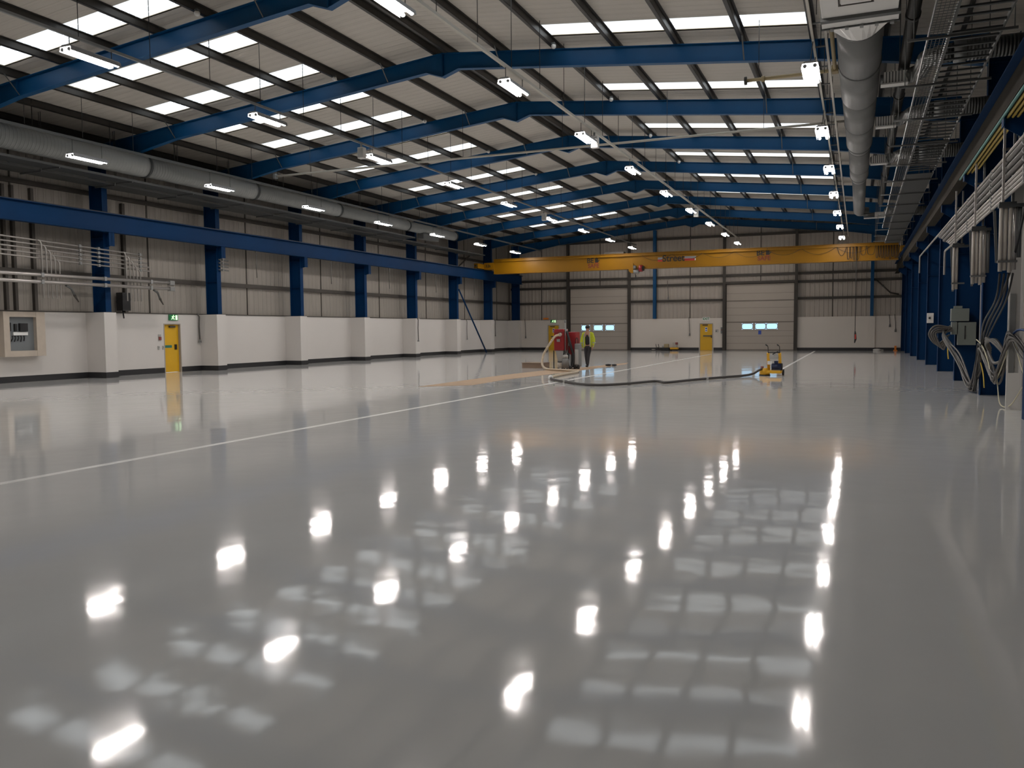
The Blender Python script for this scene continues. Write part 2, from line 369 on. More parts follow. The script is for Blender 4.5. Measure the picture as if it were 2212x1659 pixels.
# ------------------------------------------------------------------ end wall
we = thing('wall_end', 'far end wall, profiled beige cladding above white painted blockwork', 'wall', (RX, YE, 0), kind='structure')
D1, D2 = (-22.08, -17.10), (-9.45, -4.40)      # the two sectional doors
DH = 5.08
Y1D, Y2D = (-23.98, -22.99), (-11.42, -10.40)  # the two yellow doors
def clad_rect(mb, x0, x1, z0): mb.extr([(x0, z0), (x1, z0), (x1, zroof(x1)+0.1), (x0, zroof(x0)+0.1)], 'y', YEC, YEC+0.1)
for a, b, z in ((XLC-0.1, D1[0], HW-0.05), (D1[0], D1[1], DH), (D1[1], RX, HW-0.05), (RX, D2[0], HW-0.05), (D2[0], D2[1], DH), (D2[1], XRW+0.1, HW-0.05)):
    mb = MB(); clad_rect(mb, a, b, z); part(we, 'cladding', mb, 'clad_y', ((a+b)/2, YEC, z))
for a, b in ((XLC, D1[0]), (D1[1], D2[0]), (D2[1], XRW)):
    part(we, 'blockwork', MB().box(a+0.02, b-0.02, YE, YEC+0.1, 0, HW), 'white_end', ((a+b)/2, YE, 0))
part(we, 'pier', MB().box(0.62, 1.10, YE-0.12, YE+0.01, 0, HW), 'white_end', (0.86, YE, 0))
be = thing('baseboard_end', 'dark skirting band along the foot of the far end wall', 'skirting', (RX, YE, 0), kind='structure')
for a, b in ((XL, Y1D[0]-0.05), (Y1D[1]+0.05, D1[0]), (D1[1]+0.02, Y2D[0]-0.05), (Y2D[1]+0.05, D2[0]), (D2[1]+0.05, 0.62), (0.62, 1.10), (1.10, XRW)):
    yy = YE-0.006 if a != 0.62 else YE-0.126
    part(be, 'wall_band', MB().box(a, b, yy, YE+0.001, 0, HS), 'skirt', ((a+b)/2, YE, 0))
for z, lab in ((3.88, 'lowest dark cladding rail across the far end wall'), (5.12, 'dark cladding rail at door-head height across the far end wall'), (5.74, 'dark cladding rail just above the door heads of the far end wall'), (8.75, 'highest dark cladding rail of the far end wall, above the yellow crane')):
    r = thing('wall_rail', lab, 'wall rail', (RX, YEC, z), kind='structure')
    spans = [(XL, D1[0]), (D1[1], D2[0]), (D2[1], XRW)] if z < 5.0 else [(XL, XRW)] if z < 8 else [(-24, -0.2)]
    for a, b in spans: part(r, 'rail', MB().box(a, b, YEC-0.16, YEC, z-0.09, z+0.09), 'rail_dark', ((a+b)/2, YEC, z))
for x, lab in ((-24.6, 'thin dark joint in the end wall cladding left of the first roller door'), (-19.5, 'thin dark joint in the cladding above the left roller door'), (-12.2, 'thin dark joint in the cladding between the two roller doors'), (-6.9, 'thin dark joint in the cladding above the right roller door'), (-1.8, 'thin dark joint in the cladding right of the right roller door')):
    z0 = DH+0.15 if x in (-19.5, -6.9) else HW
    solid('sheeting_joint', MB().box(x-0.03, x+0.03, YEC-0.03, YEC, z0, zroof(x)-0.3), 'rail_dark', lab, 'wall joint', (x, YEC, z0), kind='structure')

def gable_post(x, mat, z0, w, lab):
    o = thing('gable_post', lab, 'post', (x, YE, z0), kind='structure')
    zt = ztop(x) - 0.5; y0, y1 = YE-0.26, YE-0.02
    part(o, 'front_flange', MB().box(x-w/2, x+w/2, y0, y0+0.015, z0, zt), mat)
    part(o, 'back_flange', MB().box(x-w/2, x+w/2, y1-0.015, y1, z0, zt), mat)
    part(o, 'web', MB().box(x-0.008, x+0.008, y0, y1, z0, zt), mat)
gable_post(D1[0]-0.09, 'rail_dark', 0, 0.20, 'dark steel post at the left edge of the left roller door')
gable_post(D1[1]+0.10, 'rail_dark', 0, 0.20, 'dark steel post at the right edge of the left roller door')
gable_post(-14.94, 'blue', HW, 0.24, 'bright blue steel post standing between the two roller doors')
gable_post(D2[0]-0.10, 'rail_dark', 0, 0.20, 'dark steel post at the left edge of the right roller door')
gable_post(D2[1]+0.09, 'rail_dark', 0, 0.20, 'dark steel post at the right edge of the right roller door')
gable_post(0.86, 'blue', HW, 0.22, 'blue steel post near the right end of the far wall')

# right and back walls
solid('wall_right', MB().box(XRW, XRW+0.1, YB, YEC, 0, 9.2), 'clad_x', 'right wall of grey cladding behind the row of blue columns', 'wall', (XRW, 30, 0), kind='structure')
solid('wall_back', MB().box(XLC-0.1, XRW+0.1, YB-0.1, YB, 0, 10.6), 'clad_y', 'wall closing the hall behind the viewer', 'wall', (RX, YB, 0), kind='structure')

# ------------------------------------------------------------------ roof liner with openings, roof lights
U0, U1 = 3.72, 10.80          # roof lights span these distances from the ridge
STR = []                      # y ranges of the roof-light strips
for k in range(-4, 6):
    for off in (1.50, 4.50): STR.append((FY(k)+off, FY(k)+off+0.98))
def roofpt(side, u, y, dz=0.0): return (RX + side*u, y, 10.45 - 0.1*u + dz)
for side, nm in ((-1, 'left'), (1, 'right')):
    umax = 15.6 if side < 0 else 15.85
    mb = MB()
    def slab(u0, u1, y0, y1):
        a, b = roofpt(side, u0, y0), roofpt(side, u1, y0)
        mb.extr([(a[0], a[2]), (b[0], b[2]), (b[0], b[2]+0.03), (a[0], a[2]+0.03)], 'y', y0, y1)
    ys = [YB-0.1] + [v for s_ in STR for v in s_] + [YEC+0.1]
    slab(0, U0, ys[0], ys[-1]); slab(U1, umax, ys[0], ys[-1])
    for i in range(0, len(ys), 2): slab(U0, U1, ys[i], ys[i+1])
    ce = thing(f'ceiling_{nm}', f'{nm} slope of the pitched roof lined with pale profiled sheeting', 'roof', (RX, 30, 10.4), kind='structure')
    part(ce, 'liner_sheet', mb, 'roof')
    for i, (a, b) in enumerate(STR):
        if i < 3: lab = f'translucent roof light strip over the near end, {["nearest", "second nearest", "third nearest"][i]} on the {nm} roof slope'
        elif i < 17: lab = f'milky roof light strip, {ORD[i-3]} along the {nm} roof slope from the near end'
        else: lab = f'milky translucent roof light strip on the {nm} roof slope, {["third from", "second from", "closest to"][i-17]} the far end wall'
        o = thing('roof_light', lab, 'roof light', roofpt(side, (U0+U1)/2, (a+b)/2), f'translucent roof lights on the {nm} slope')
        H = 0.045
        part(o, 'panel', MB().quad(roofpt(side, U0, a, H), roofpt(side, U1, a, H), roofpt(side, U1, b, H), roofpt(side, U0, b, H)), 'rooflight')
        rv = MB()
        for (u0, y0), (u1, y1) in (((U0,a),(U1,a)), ((U1,a),(U1,b)), ((U1,b),(U0,b)), ((U0,b),(U0,a))):
            rv.quad(roofpt(side, u0, y0, 0.0), roofpt(side, u1, y1, 0.0), roofpt(side, u1, y1, H), roofpt(side, u0, y0, H))
        part(o, 'reveal', rv, 'reveal')

# purlins
PU = [0.22, 1.95, 3.72, 5.50, 7.26, 9.03, 10.80, 12.55, 14.25]
for side, nm in ((-1, 'left'), (1, 'right')):
    for i, u in enumerate(PU):
        x = RX + side*u; zt = 10.45 - 0.1*u
        s = side
        pf = [(x-0.004, zt), (x+0.004, zt), (x+0.004, zt-0.206), (x-0.004, zt-0.206)]
        mb = MB().extr(pf, 'y', YB, YEC-0.1)
        mb.box(x-0.10, x+0.004, YB, YEC-0.1, zt-0.206, zt-0.198); mb.box(x-0.10, x-0.094, YB, YEC-0.1, zt-0.2, zt-0.165)
        mb.box(x-0.004, x+0.07, YB, YEC-0.1, zt-0.012, zt-0.004)
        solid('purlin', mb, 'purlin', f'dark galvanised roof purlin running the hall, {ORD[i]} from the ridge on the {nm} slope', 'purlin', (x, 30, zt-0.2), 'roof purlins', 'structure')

# ------------------------------------------------------------------ portal frames
FL = 0.20
def portal(k, lab):
    y = FY(k) if k < 7 else 65.15
    o = thing('portal_frame', lab, 'steel frame', (RX, y, 0), 'blue portal frames', 'structure')
    for side, nm in ((-1, 'left'), (1, 'right')):
        X = lambda u: RX + side*u
        ue = 14.45 if side < 0 else 14.79      # column inner face
        uo = 15.10 if side < 0 else 15.45      # column outer face
        top = [(0, 10.24), (ue, 10.24-0.1*ue)]
        bot = [(ue, 8.03), (10.9, 8.66), (0.55, 9.72), (0, 9.53)]
        web = [(X(u), z) for u, z in top + bot]
        if side > 0: web = web[::-1]
        mb = MB().extr(web, 'y', y-0.006, y+0.006)
        mb.extr([(X(0), 10.24), (X(ue), 10.24-0.1*ue), (X(ue), 10.225-0.1*ue), (X(0), 10.225)], 'y', y-FL/2, y+FL/2)
        for (u0, z0), (u1, z1) in zip(bot, bot[1:]):
            mb.extr([(X(u0), z0), (X(u1), z1), (X(u1), z1-0.018), (X(u0), z0-0.018)], 'y', y-FL/2, y+FL/2)
        for u in (0.012, 10.9):                # stiffener plates
            zb = 9.53 if u < 1 else 8.66
            mb.box(X(u)-0.008, X(u)+0.008, y-FL/2, y+FL/2, zb, 10.23-0.1*u)
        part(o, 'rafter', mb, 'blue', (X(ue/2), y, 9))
        z1 = 10.24-0.1*uo
        cm = MB().box(X(ue), X(ue)+side*0.018, y-0.125, y+0.125, 0 if side > 0 else HW+0.02, z1+0.05)
        cm.box(X(uo)-side*0.018, X(uo), y-0.125, y+0.125, 0 if side > 0 else HW+0.02, z1)
        cm.box(X(ue)+side*0.018, X(uo)-side*0.018, y-0.007, y+0.007, 0 if side > 0 else HW+0.02, z1)
        for zz in (3.95, 5.30, 8.03):
            cm.box(X(ue)+side*0.018, X(uo)-side*0.018, y-0.12, y+0.12, zz, zz+0.02)
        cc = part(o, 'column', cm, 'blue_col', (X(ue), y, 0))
        if k < 7:
            # crane corbel
            cd = 0.30 if side < 0 else 0.46; cz = 5.52 if side < 0 else 5.48
            kb = MB().extr([(X(ue), cz), (X(ue)-side*cd, cz), (X(ue)-side*cd, 5.02 if side < 0 else 5.28), (X(ue), 4.96)], 'y', y-0.01, y+0.01)
            kb.box(X(ue), X(ue)-side*cd, y-0.125, y+0.125, cz-0.02, cz); kb.box(X(ue)-side*(cd-0.02), X(ue)-side*cd, y-0.125, y+0.125, 5.0 if side < 0 else 5.27, cz-0.02)
            part(cc, 'corbel', kb, 'blue_col', (X(ue), y, 5))
        # fly braces from purlin to bottom flange
        for u in (1.95, 10.80) if side < 0 else (1.95, 9.03):
            zb = 9.72-(u-0.55)*0.1025 if u < 10.9 else 8.6
            part(o, 'fly_brace', MB().bar((X(u)+0.02, y-0.55, 10.25-0.1*u), (X(u)+0.02, y-0.08, zb), 0.035, 0.012), 'galv_dull', (X(u), y, zb))
FN = ['nearest to the viewer in the photo', 'second from the viewer', 'third from the viewer', 'fourth from the viewer', 'fifth from the viewer', 'sixth from the viewer', 'seventh from the viewer', 'eighth from the viewer, next to the far wall', 'standing against the far end wall']
portal(-2, 'blue steel portal frame just out of view above the viewer')
for k in range(-1, 8): portal(k, f'blue steel portal frame, {FN[k+1]}')

# crane runway beams
def runway(x, lab, side):
    d = 0.035 if side < 0 else 0
    o = thing('crane_runway_beam', lab, 'beam', (x, 30, 5.48))
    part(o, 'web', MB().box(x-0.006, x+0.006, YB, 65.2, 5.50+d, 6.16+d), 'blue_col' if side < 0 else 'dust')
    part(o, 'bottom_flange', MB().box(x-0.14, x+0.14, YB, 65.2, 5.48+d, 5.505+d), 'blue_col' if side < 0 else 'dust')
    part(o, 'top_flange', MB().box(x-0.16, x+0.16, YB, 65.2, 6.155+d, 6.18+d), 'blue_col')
    part(o, 'crane_rail', MB().box(x-0.03, x+0.03, YB, 65.2, 6.18+d, 6.23+d), 'rail_dark')
M['dust'] = pbr('dusty_brown_flange', (0.032, 0.027, 0.02), 0.85, 0, 0.3, 3, spec=0.15)
runway(-26.25, 'deep blue crane runway beam running along the left wall columns', -1)
runway(2.45, 'crane runway beam with dusty brown underside above the right columns', 1)

# diagonal wall brace on the left
solid('diagonal_brace', MB().cyl((-26.3, 53.35, 4.62), (-26.3, 58.0, 0.02), 0.055, 10), 'blue_col', 'slanting dark blue steel tube bracing the far part of the left wall', 'brace', (-26.3, 58, 0))
solid('diagonal_brace', MB().bar((-27.2, 53.6, 5.6), (-27.2, 57.6, 7.6), 0.08, 0.08), 'rail_dark', 'dark slanting angle brace high on the left wall near the crane', 'brace', (-27.2, 55, 6))

# ------------------------------------------------------------------ doors
d1 = thing('door_1', 'yellow personnel door set into the long white left wall', 'door', (XL, 27.5, 0), kind='structure')
part(d1, 'leaf', MB().box(-27.49, -27.45, DL[0]+0.04, DL[1]-0.04, 0.005, 2.06), 'door_yellow')
fr = MB().box(-27.499, XL+0.012, DL[0], DL[0]+0.04, 0, 2.10); fr.box(-27.499, XL+0.012, DL[1]-0.04, DL[1], 0, 2.10); fr.box(-27.499, XL+0.012, DL[0]+0.04, DL[1]-0.04, 2.06, 2.10)
part(d1, 'door_frame', fr, 'door_frame')
part(d1, 'door_closer', MB().rbox(-27.45, -27.37, 27.40, 27.72, 1.93, 2.00, 0.01), 'rail_dark')
part(d1, 'push_strip', MB().box(-27.45, -27.444, 27.07, 27.55, 1.06, 1.17), 'sign_teal', label='teal green strip across the middle of the door')
part(d1, 'handle', MB().box(-27.45, -27.40, 27.70, 27.80, 0.98, 1.20), 'black')
def end_door(n, x0, x1, lab, band):
    y = YE; xc = (x0+x1)/2
    d = thing(f'door_{n}', lab, 'door', (xc, y, 0), kind='structure')
    part(d, 'leaf', MB().box(x0+0.05, x1-0.05, y-0.03, y-0.002, 0.005, 2.04), 'door_yellow')
    f = MB().box(x0, x0+0.05, y-0.06, y-0.002, 0, 2.10); f.box(x1-0.05, x1, y-0.06, y-0.002, 0, 2.10); f.box(x0+0.05, x1-0.05, y-0.06, y-0.002, 2.04, 2.10)
    part(d, 'door_frame', f, 'door_frame')
    part(d, 'door_closer', MB().rbox(xc-0.28, xc+0.12, y-0.10, y-0.03, 1.93, 2.00, 0.01), 'rail_dark')
    part(d, 'push_bar', MB().rbox(x0+0.28, x1-0.07, y-0.10, y-0.03, 1.08, 1.17, 0.015), 'galv_dull')
    part(d, 'handle', MB().box(x1-0.14, x1-0.07, y-0.09, y-0.03, 0.98, 1.20), 'black')
    sg = part(d, 'warning_notice', MB().box(xc-0.09, xc+0.09, y-0.036, y-0.03, 1.45, 1.80), 'sign_white')
    part(sg, 'blue_disc', MB().lathe([(0.0, -0.005), (0.07, -0.005), (0.07, 0), (0.0, 0)], (xc, y-0.036, 1.70), 16, 'y'), 'sign_blue')
    part(sg, 'print', MB().box(xc-0.06, xc+0.06, y-0.039, y-0.036, 1.50, 1.58), 'sign_blue')
end_door(2, Y1D[0], Y1D[1], 'yellow exit door in the far wall half hidden behind the red machine', 0)
end_door(3, Y2D[0], Y2D[1], 'yellow exit door in the far wall between the two roller doors', 1)

def sectional(n, x0, x1, wins, lab, sill):
    y = YE+0.05
    d = thing(f'door_{n}', lab, 'roller door', ((x0+x1)/2, y, 0), kind='structure')
    zs = [0.0, 0.55, 1.10, 1.50, 2.18, 2.72, 3.26, 3.80, 4.35, DH]
    wz0, wz1 = 1.60, 2.06
    for i, (a, b) in enumerate(zip(zs, zs[1:])):
        if i == 3:
            mb = MB(); cs = [x0] + [v for w in wins for v in w] + [x1]
            for j in range(0, len(cs), 2): mb.box(cs[j], cs[j+1], y, y+0.05, a, b-0.02)
            for w in wins: mb.box(w[0], w[1], y, y+0.05, a, wz0); mb.box(w[0], w[1], y, y+0.05, wz1, b-0.02)
        else: mb = MB().box(x0, x1, y, y+0.05, a, b-0.02)
        part(d, 'panel', mb, 'shutter', ((x0+x1)/2, y, a))
        if i < len(zs)-2: part(d, 'joint', MB().box(x0, x1, y+0.012, y+0.045, b-0.02, b), 'shutter_gap', ((x0+x1)/2, y, b))
    part(d, 'stiffener', MB().box(x0+0.03, x1-0.03, y-0.02, y, 3.74, 3.82), 'shutter_gap')
    part(d, 'stiffener', MB().box(x0+0.03, x1-0.03, y-0.02, y, 2.12, 2.20), 'shutter_gap')
    part(d, 'bottom_seal', MB().box(x0+0.02, x1-0.02, y-0.015, y, 0.0, 0.08), 'shutter_gap')
    for w in wins:
        xc, zc, hw, hh, r = (w[0]+w[1])/2, (wz0+wz1)/2, (w[1]-w[0])/2, (wz1-wz0)/2, 0.14
        out, inn = [], []
        for q in range(24):
            a = 2*PI*(q+0.5)/24; ca, sa = math.cos(a), math.sin(a)
            sx, sz = (1 if ca > 0 else -1), (1 if sa > 0 else -1)
            inn.append((xc + sx*(hw-r-0.03) + r*ca, zc + sz*(hh-r-0.03) + r*sa))
            t = max(abs(ca), abs(sa)); out.append((xc + hw*ca/t, zc + hh*sa/t))
        bz = MB()
        for q in range(24):
            p = (q+1) % 24
            bz._add([(inn[q][0], y-0.012, inn[q][1]), (out[q][0], y-0.012, out[q][1]), (out[p][0], y-0.012, out[p][1]), (inn[p][0], y-0.012, inn[p][1]),
                     (inn[q][0], y+0.05, inn[q][1]), (inn[p][0], y+0.05, inn[p][1])], [(0,1,2,3), (0,3,5,4)])
        vw = part(d, 'vision_window', bz, 'shutter', (xc, y, zc))
        part(vw, 'pane', MB().box(w[0], w[1], y+0.03, y+0.034, wz0, wz1), 'glass', (xc, y+0.03, zc))
    part(d, 'head_beam', MB().box(x0-0.05, x1+0.05, y-0.22, y+0.03, DH, DH+0.17), 'rail_dark')
    for s, x in ((1, x0), (-1, x1)):
        part(d, 'guide_track', MB().box(x, x+s*0.07, y-0.10, y-0.025, 0, DH), 'rail_dark', (x, y, 0))
    return d
dA = sectional(4, D1[0], D1[1], [(-21.10, -20.35), (-20.05, -19.25), (-19.05, -18.28)], 'pale sectional roller door on the left of the far wall, behind the walking person', 0)
dB = sectional(5, D2[0], D2[1], [(-8.25, -7.42), (-7.27, -6.47), (-6.45, -5.62)], 'pale sectional roller door on the right of the far wall, behind the yellow grinder', 0)
part(dB, 'door_notice', MB().box(-7.02, -6.80, YE+0.040, YE+0.05, 1.22, 1.52), 'sign_blue')

# ------------------------------------------------------------------ exit signs
def run_sign(name_loc, lab, face):
    """lit green running-person sign; face 'x' looks to +x, 'y' looks to -y"""
    c = Vector(name_loc); o = thing('exit_sign', lab, 'exit sign', c)
    def T(u, w, d): return (c.x + d, c.y + u, c.z + w) if face == 'x' else (c.x + u, c.y - d, c.z + w)
    def bx(mb, u0, u1, w0, w1, d0, d1):
        a, b = T(u0, w0, d0), T(u1, w1, d1); return mb.box(a[0], b[0], a[1], b[1], a[2], b[2])
    part(o, 'sign_body', bx(MB(), -0.25, 0.25, -0.125, 0.125, 0, 0.05), 'sign_green')
    m = MB()
    for pts, r in (([(-0.03, 0.06), (-0.05, -0.01)], 0.026), ([(-0.05, -0.01), (0.02, -0.05), (0.01, -0.10)], 0.016), ([(-0.05, -0.01), (-0.09, -0.06), (-0.14, -0.07)], 0.016), ([(-0.03, 0.05), (0.03, 0.03), (0.06, 0.05)], 0.012), ([(-0.03, 0.05), (-0.09, 0.04), (-0.10, 0.0)], 0.012)):
        m.poly([T(u, w, 0.052) for u, w in pts], r, 6)
    m.sphere(T(-0.01, 0.092, 0.052), 0.024, 8)
    part(o, 'running_figure', m, 'sign_glow')
    d = MB(); bx(d, 0.10, 0.21, -0.10, 0.10, 0.05, 0.054)
    part(o, 'doorway_symbol', d, 'sign_glow')
    return o
run_sign((XL+0.01, 27.55, 2.36), 'green lit running-person sign over the yellow door in the left wall', 'x')
run_sign((-23.50, YE-0.01, 2.40), 'green lit running-person sign over the yellow door behind the red machine', 'y')
ex = thing('exit_sign', 'pale sign with dark green EXIT lettering over the middle yellow door', 'exit sign', (-10.92, YE-0.01, 2.44))
part(ex, 'sign_body', MB().box(-11.20, -10.64, YE-0.05, YE-0.005, 2.30, 2.58), 'sign_white')
text(ex, 'lettering', 'EXIT', 0.24, 'sign_green', Matrix.Translation((-10.92, YE-0.056, 2.44)) @ Matrix.Rotation(PI/2, 4, 'X'), 0.003, 0.006)

# small fittings beside doors
o = thing('fire_call_point', 'dull red call point on the white wall beside the left yellow door', 'call point', (XL, 26.78, 1.47))
part(o, 'body', MB().rbox(XL, XL+0.06, 26.72, 26.84, 1.40, 1.54, 0.01), 'brown_red'); part(o, 'back_plate', MB().box(XL, XL+0.012, 26.70, 26.86, 1.36, 1.64), 'light_grey')
for y, z, lab in ((26.70, 1.07, 'small grey socket low beside the left yellow door, farther from it'), (26.95, 1.07, 'small grey socket low beside the left yellow door, closer to it')):
    o = thing('wall_socket', lab, 'socket', (XL, y, z)); part(o, 'plate', MB().rbox(XL, XL+0.04, y-0.04, y+0.04, z-0.08, z+0.08, 0.008), 'light_grey'); part(o, 'switch', MB().box(XL+0.04, XL+0.05, y-0.015, y+0.015, z+0.01, z+0.05), 'mid_grey')
o = thing('door_control', 'grey wall box right of the middle yellow door, nearer the door', 'control box', (-10.1, YE, 1.50))
part(o, 'body', MB().rbox(-10.2, -10.0, YE-0.08, YE, 1.40, 1.62, 0.01), 'light_grey'); part(o, 'button', MB().box(-10.16, -10.10, YE-0.10, YE-0.08, 1.46, 1.52), 'black')
o = thing('door_control', 'taller dark wall box beside the post of the right roller door', 'control box', (-9.72, YE, 1.50))
part(o, 'body', MB().rbox(-9.80, -9.64, YE-0.10, YE, 1.30, 1.78, 0.01), 'mid_grey'); part(o, 'button', MB().box(-9.76, -9.68, YE-0.12, YE-0.10, 1.55, 1.62), 'brown_red')
o = thing('beacon_box', 'orange box on top of the white wall left of the exit sign behind the machine', 'beacon', (-24.15, YE-0.05, HW))
part(o, 'lens', MB().rbox(-24.37, -23.93, YE-0.12, YE+0.02, HW+0.045, HW+0.20, 0.02), 'orange'); part(o, 'base', MB().box(-24.38, -23.92, YE-0.13, YE+0.03, HW, HW+0.045), 'mid_grey')

# ------------------------------------------------------------------ strip lights in four rows
def strip_light(x, y, z, lab, grp, rod, tx):
    o = thing('strip_light', lab, 'strip light', (x, y, z), grp)
    hm = MB().extr([(x-0.16, z+0.055), (x+0.16, z+0.055), (x+0.10, z+0.10), (x-0.10, z+0.10)], 'y', y-0.66, y+0.66)
    for s in (-1, 1): hm.extr([(x+s*0.155, z+0.055), (x+s*0.16, z+0.055), (x+s*0.180, z-0.035), (x+s*0.175, z-0.035)], 'y', y-0.66, y+0.66)
    part(o, 'housing', hm, 'housing')
    for s in (-1, 1):
        t = MB()
        t.poly([(x+s*0.10, y-0.63, z), (x+s*0.10, y+0.63, z)], 0.036, 10)
        tb = part(o, 'tube', t, 'tube', (x+s*0.10, y, z))
        for e in (-1, 1): part(tb, 'end_cap', MB().cyl((x+s*0.10, y+e*0.63, z), (x+s*0.10, y+e*0.66, z), 0.04, 10), 'housing', (x+s*0.10, y, z))
    for yy in (y-0.55, y+0.55):
        part(o, 'hanger', MB().cyl((x, yy, z+0.10), (tx, yy, z+rod+0.02), 0.010, 6), 'galv_dull', (x, yy, z+0.1))
    return o
ROWS = [(-1.04, 7.20, 13.57, 8, 'row beside right duct', 0.52),
        (-8.10, 7.77, 7.72, 10, 'row right of ridge', 0.36),
        (-15.86, 7.81, 7.86, 10, 'row left of ridge', 0.30),
        (-22.88, 7.27, 13.70, 8, 'row before left duct', 0.52)]
for (x, z, y0, n, wh, rod), hid in zip(ROWS, (1, 1, 1, 1)):
    proto = None
    for i in range(n):
        if i < hid: lab = f'added unseen strip light over near end, {ORD[hid-1-i]} before the visible ones, {wh}'  # unseen lamps added at the near end to brighten the floor there
        else: lab = f'twin-tube strip light, {ORD[i-hid]} from the near end, {wh}'
        if proto is None: proto = strip_light(x, y0, z, lab, 'strip lights, ' + wh, rod, -0.99 if x > -2 else x)
        else: dup(proto, (x, y0+6*i, z), lab)
# conduits above the rows
def trunk(x, z, lab, mat, r, y1, ladder=False, step=2.0, y0=-2.0):
    o = thing('lighting_trunking', lab, 'trunking', (x, 30, z))
    if ladder:
        for s in (-0.13, 0.13): part(o, 'side_rail', MB().box(x+s-0.025, x+s+0.025, y0, y1, z, z+0.06), mat, (x+s, 30, z))
        y = y0+0.5
        while y < y1:
            part(o, 'rung', MB().box(x-0.12, x+0.12, y-0.02, y+0.02, z+0.015, z+0.04), 'galv_dull', (x, y, z)); y += 1.5
    else: part(o, 'bar', MB().box(x-r, x+r, y0, y1, z, z+2*r), mat, (x, 30, z))
    y = 1.55
    while y < y1-0.3:
        part(o, 'hanger_wire', MB().cyl((x, y, z+0.04), (x, y, zroof(x)-0.02), 0.009, 5), 'black_pipe', (x, y, z)); y += step
trunk(-8.10, 8.13, 'pale lighting trunking running the hall above the light row right of the ridge', 'pale_pipe', 0.035, 62.5)
trunk(-15.86, 8.11, 'grey lighting trunking running the hall above the light row left of the ridge', 'galv', 0.03, 63.0)
trunk(-22.88, 7.79, 'grey lighting trunking running the hall in front of the left duct', 'galv_dull', 0.04, 61.0)
trunk(-0.86, 7.72, 'ladder-like lighting trunking running beside the big right-hand duct', 'pale_pipe', 0.03, 60.0, True)
# hanging junction boxes and little sensors
for x, y, z, lab in ((-8.1, 26.6, 8.13, 'white junction box under the trunking right of the ridge, near the second light'), (-15.86, 24.75, 8.11, 'white junction box under the trunking left of the ridge, past the second light'), (-8.1, 45.0, 8.13, 'white junction box under the trunking right of the ridge, farther along'), (-15.86, 42.7, 8.11, 'white junction box under the trunking left of the ridge, farther along')):
    o = thing('junction_box', lab, 'junction box', (x, y, z))
    part(o, 'box', MB().rbox(x-0.10, x+0.14, y-0.10, y+0.10, z-0.50, z-0.12, 0.02), 'white_plastic'); part(o, 'lid', MB().rbox(x-0.08, x+0.12, y-0.112, y-0.10, z-0.47, z-0.16, 0.005), 'light_grey')
    part(o, 'bracket', MB().box(x-0.03, x+0.03, y-0.02, y+0.02, z-0.13, z), 'galv')
for i, (u, k) in enumerate(((-1, -1), (-1, 0), (-1, 1), (-1, 2), (-1, 3), (1, 0), (1, 1), (1, 2), (1, 3))):
    x = RX + u*3.72 + 0.1; y = FY(k) - 0.55; z = 10.45-0.372-0.2
    o = thing('ceiling_sensor', f'small white sensor on a purlin {"left" if u < 0 else "right"} of the ridge by the {ORD[k+1]} frame', 'sensor', (x, y, z))
    part(o, 'dome', MB().sphere((x, y, z-0.10), 0.075, 10), 'white_plastic'); part(o, 'mount', MB().box(x-0.05, x+0.05, y-0.05, y+0.05, z-0.06, z), 'galv_dull')

# ------------------------------------------------------------------ left duct
LDX, LDZ = -24.55, 7.86
o = thing('spiral_duct', 'long round spiral steel duct hanging along the left wall', 'duct', (LDX, 30, LDZ))
secs = [(-2.0, 11.6, 0.43), (11.6, 17.6, 0.43), (17.6, 23.6, 0.41), (23.6, 29.6, 0.38), (29.6, 36.0, 0.34), (36.0, 43.0, 0.31), (43.0, 49.2, 0.29)]
for a, b, r in secs:
    part(o, 'duct_section', MB().poly([(LDX, a, LDZ), (LDX, b-0.25, LDZ), (LDX, b, LDZ)], [r, r, r-0.02], 24, True), 'spiral', (LDX, a, LDZ))
    cl = MB(); cl.lathe([(r-0.03, 0), (r+0.014, 0), (r+0.014, 0.08), (r-0.03, 0.08)], (LDX, b-0.04, LDZ), 24, 'y'); part(o, 'joint_collar', cl, 'galv_dark', (LDX, b, LDZ))
    yy = (a+b)/2
    for y in (yy-1.5, yy+1.5):
        part(o, 'hanger_rod', MB().cyl((LDX, y, LDZ+r), (LDX, y, zroof(LDX)-0.02), 0.012, 6), 'black_pipe', (LDX, y, LDZ))
part(o, 'end_cap', MB().sphere((LDX, 49.2, LDZ), 0.275, 16, (1, 0.35, 1)), 'galv_dull', (LDX, 49.2, LDZ))
part(o, 'outlet_spout', MB().rbox(LDX-0.2, LDX+0.25, 44.6, 46.6, LDZ-0.62, LDZ-0.26, 0.05), 'galv_dull')
# flat cable trays below the duct
for i, (x0, x1, z, y0, y1, lab) in enumerate(((-26.35, -25.42, 7.16, -2, 56, 'wide dark steel cable tray running under the left duct, beside the wall'), (-25.28, -24.55, 7.22, -2, 44, 'dark steel cable tray running under the left duct, on its hall side'))):
    o = thing('cable_tray', lab, 'cable tray', ((x0+x1)/2, 30, z))
    part(o, 'tray_bed', MB().box(x0, x1, y0, y1, z, z+0.012), 'galv_dark')
    for x in (x0, x1): part(o, 'side_lip', MB().box(x-0.008, x+0.008, y0, y1, z, z+0.08), 'galv_dull', (x, 30, z))
    y = 2.0
    while y < y1-1:
        part(o, 'hanger_strut', MB().box(x0-0.04, x1+0.04, y-0.02, y+0.02, z-0.045, z), 'galv_dull', ((x0+x1)/2, y, z))
        hx = x1+0.03 if i == 0 else x0-0.03
        part(o, 'hanger_rod', MB().cyl((hx, y, z), (hx, y, zroof(hx)-0.02), 0.010, 5), 'galv_dull', (hx, y, z)); y += 3.0

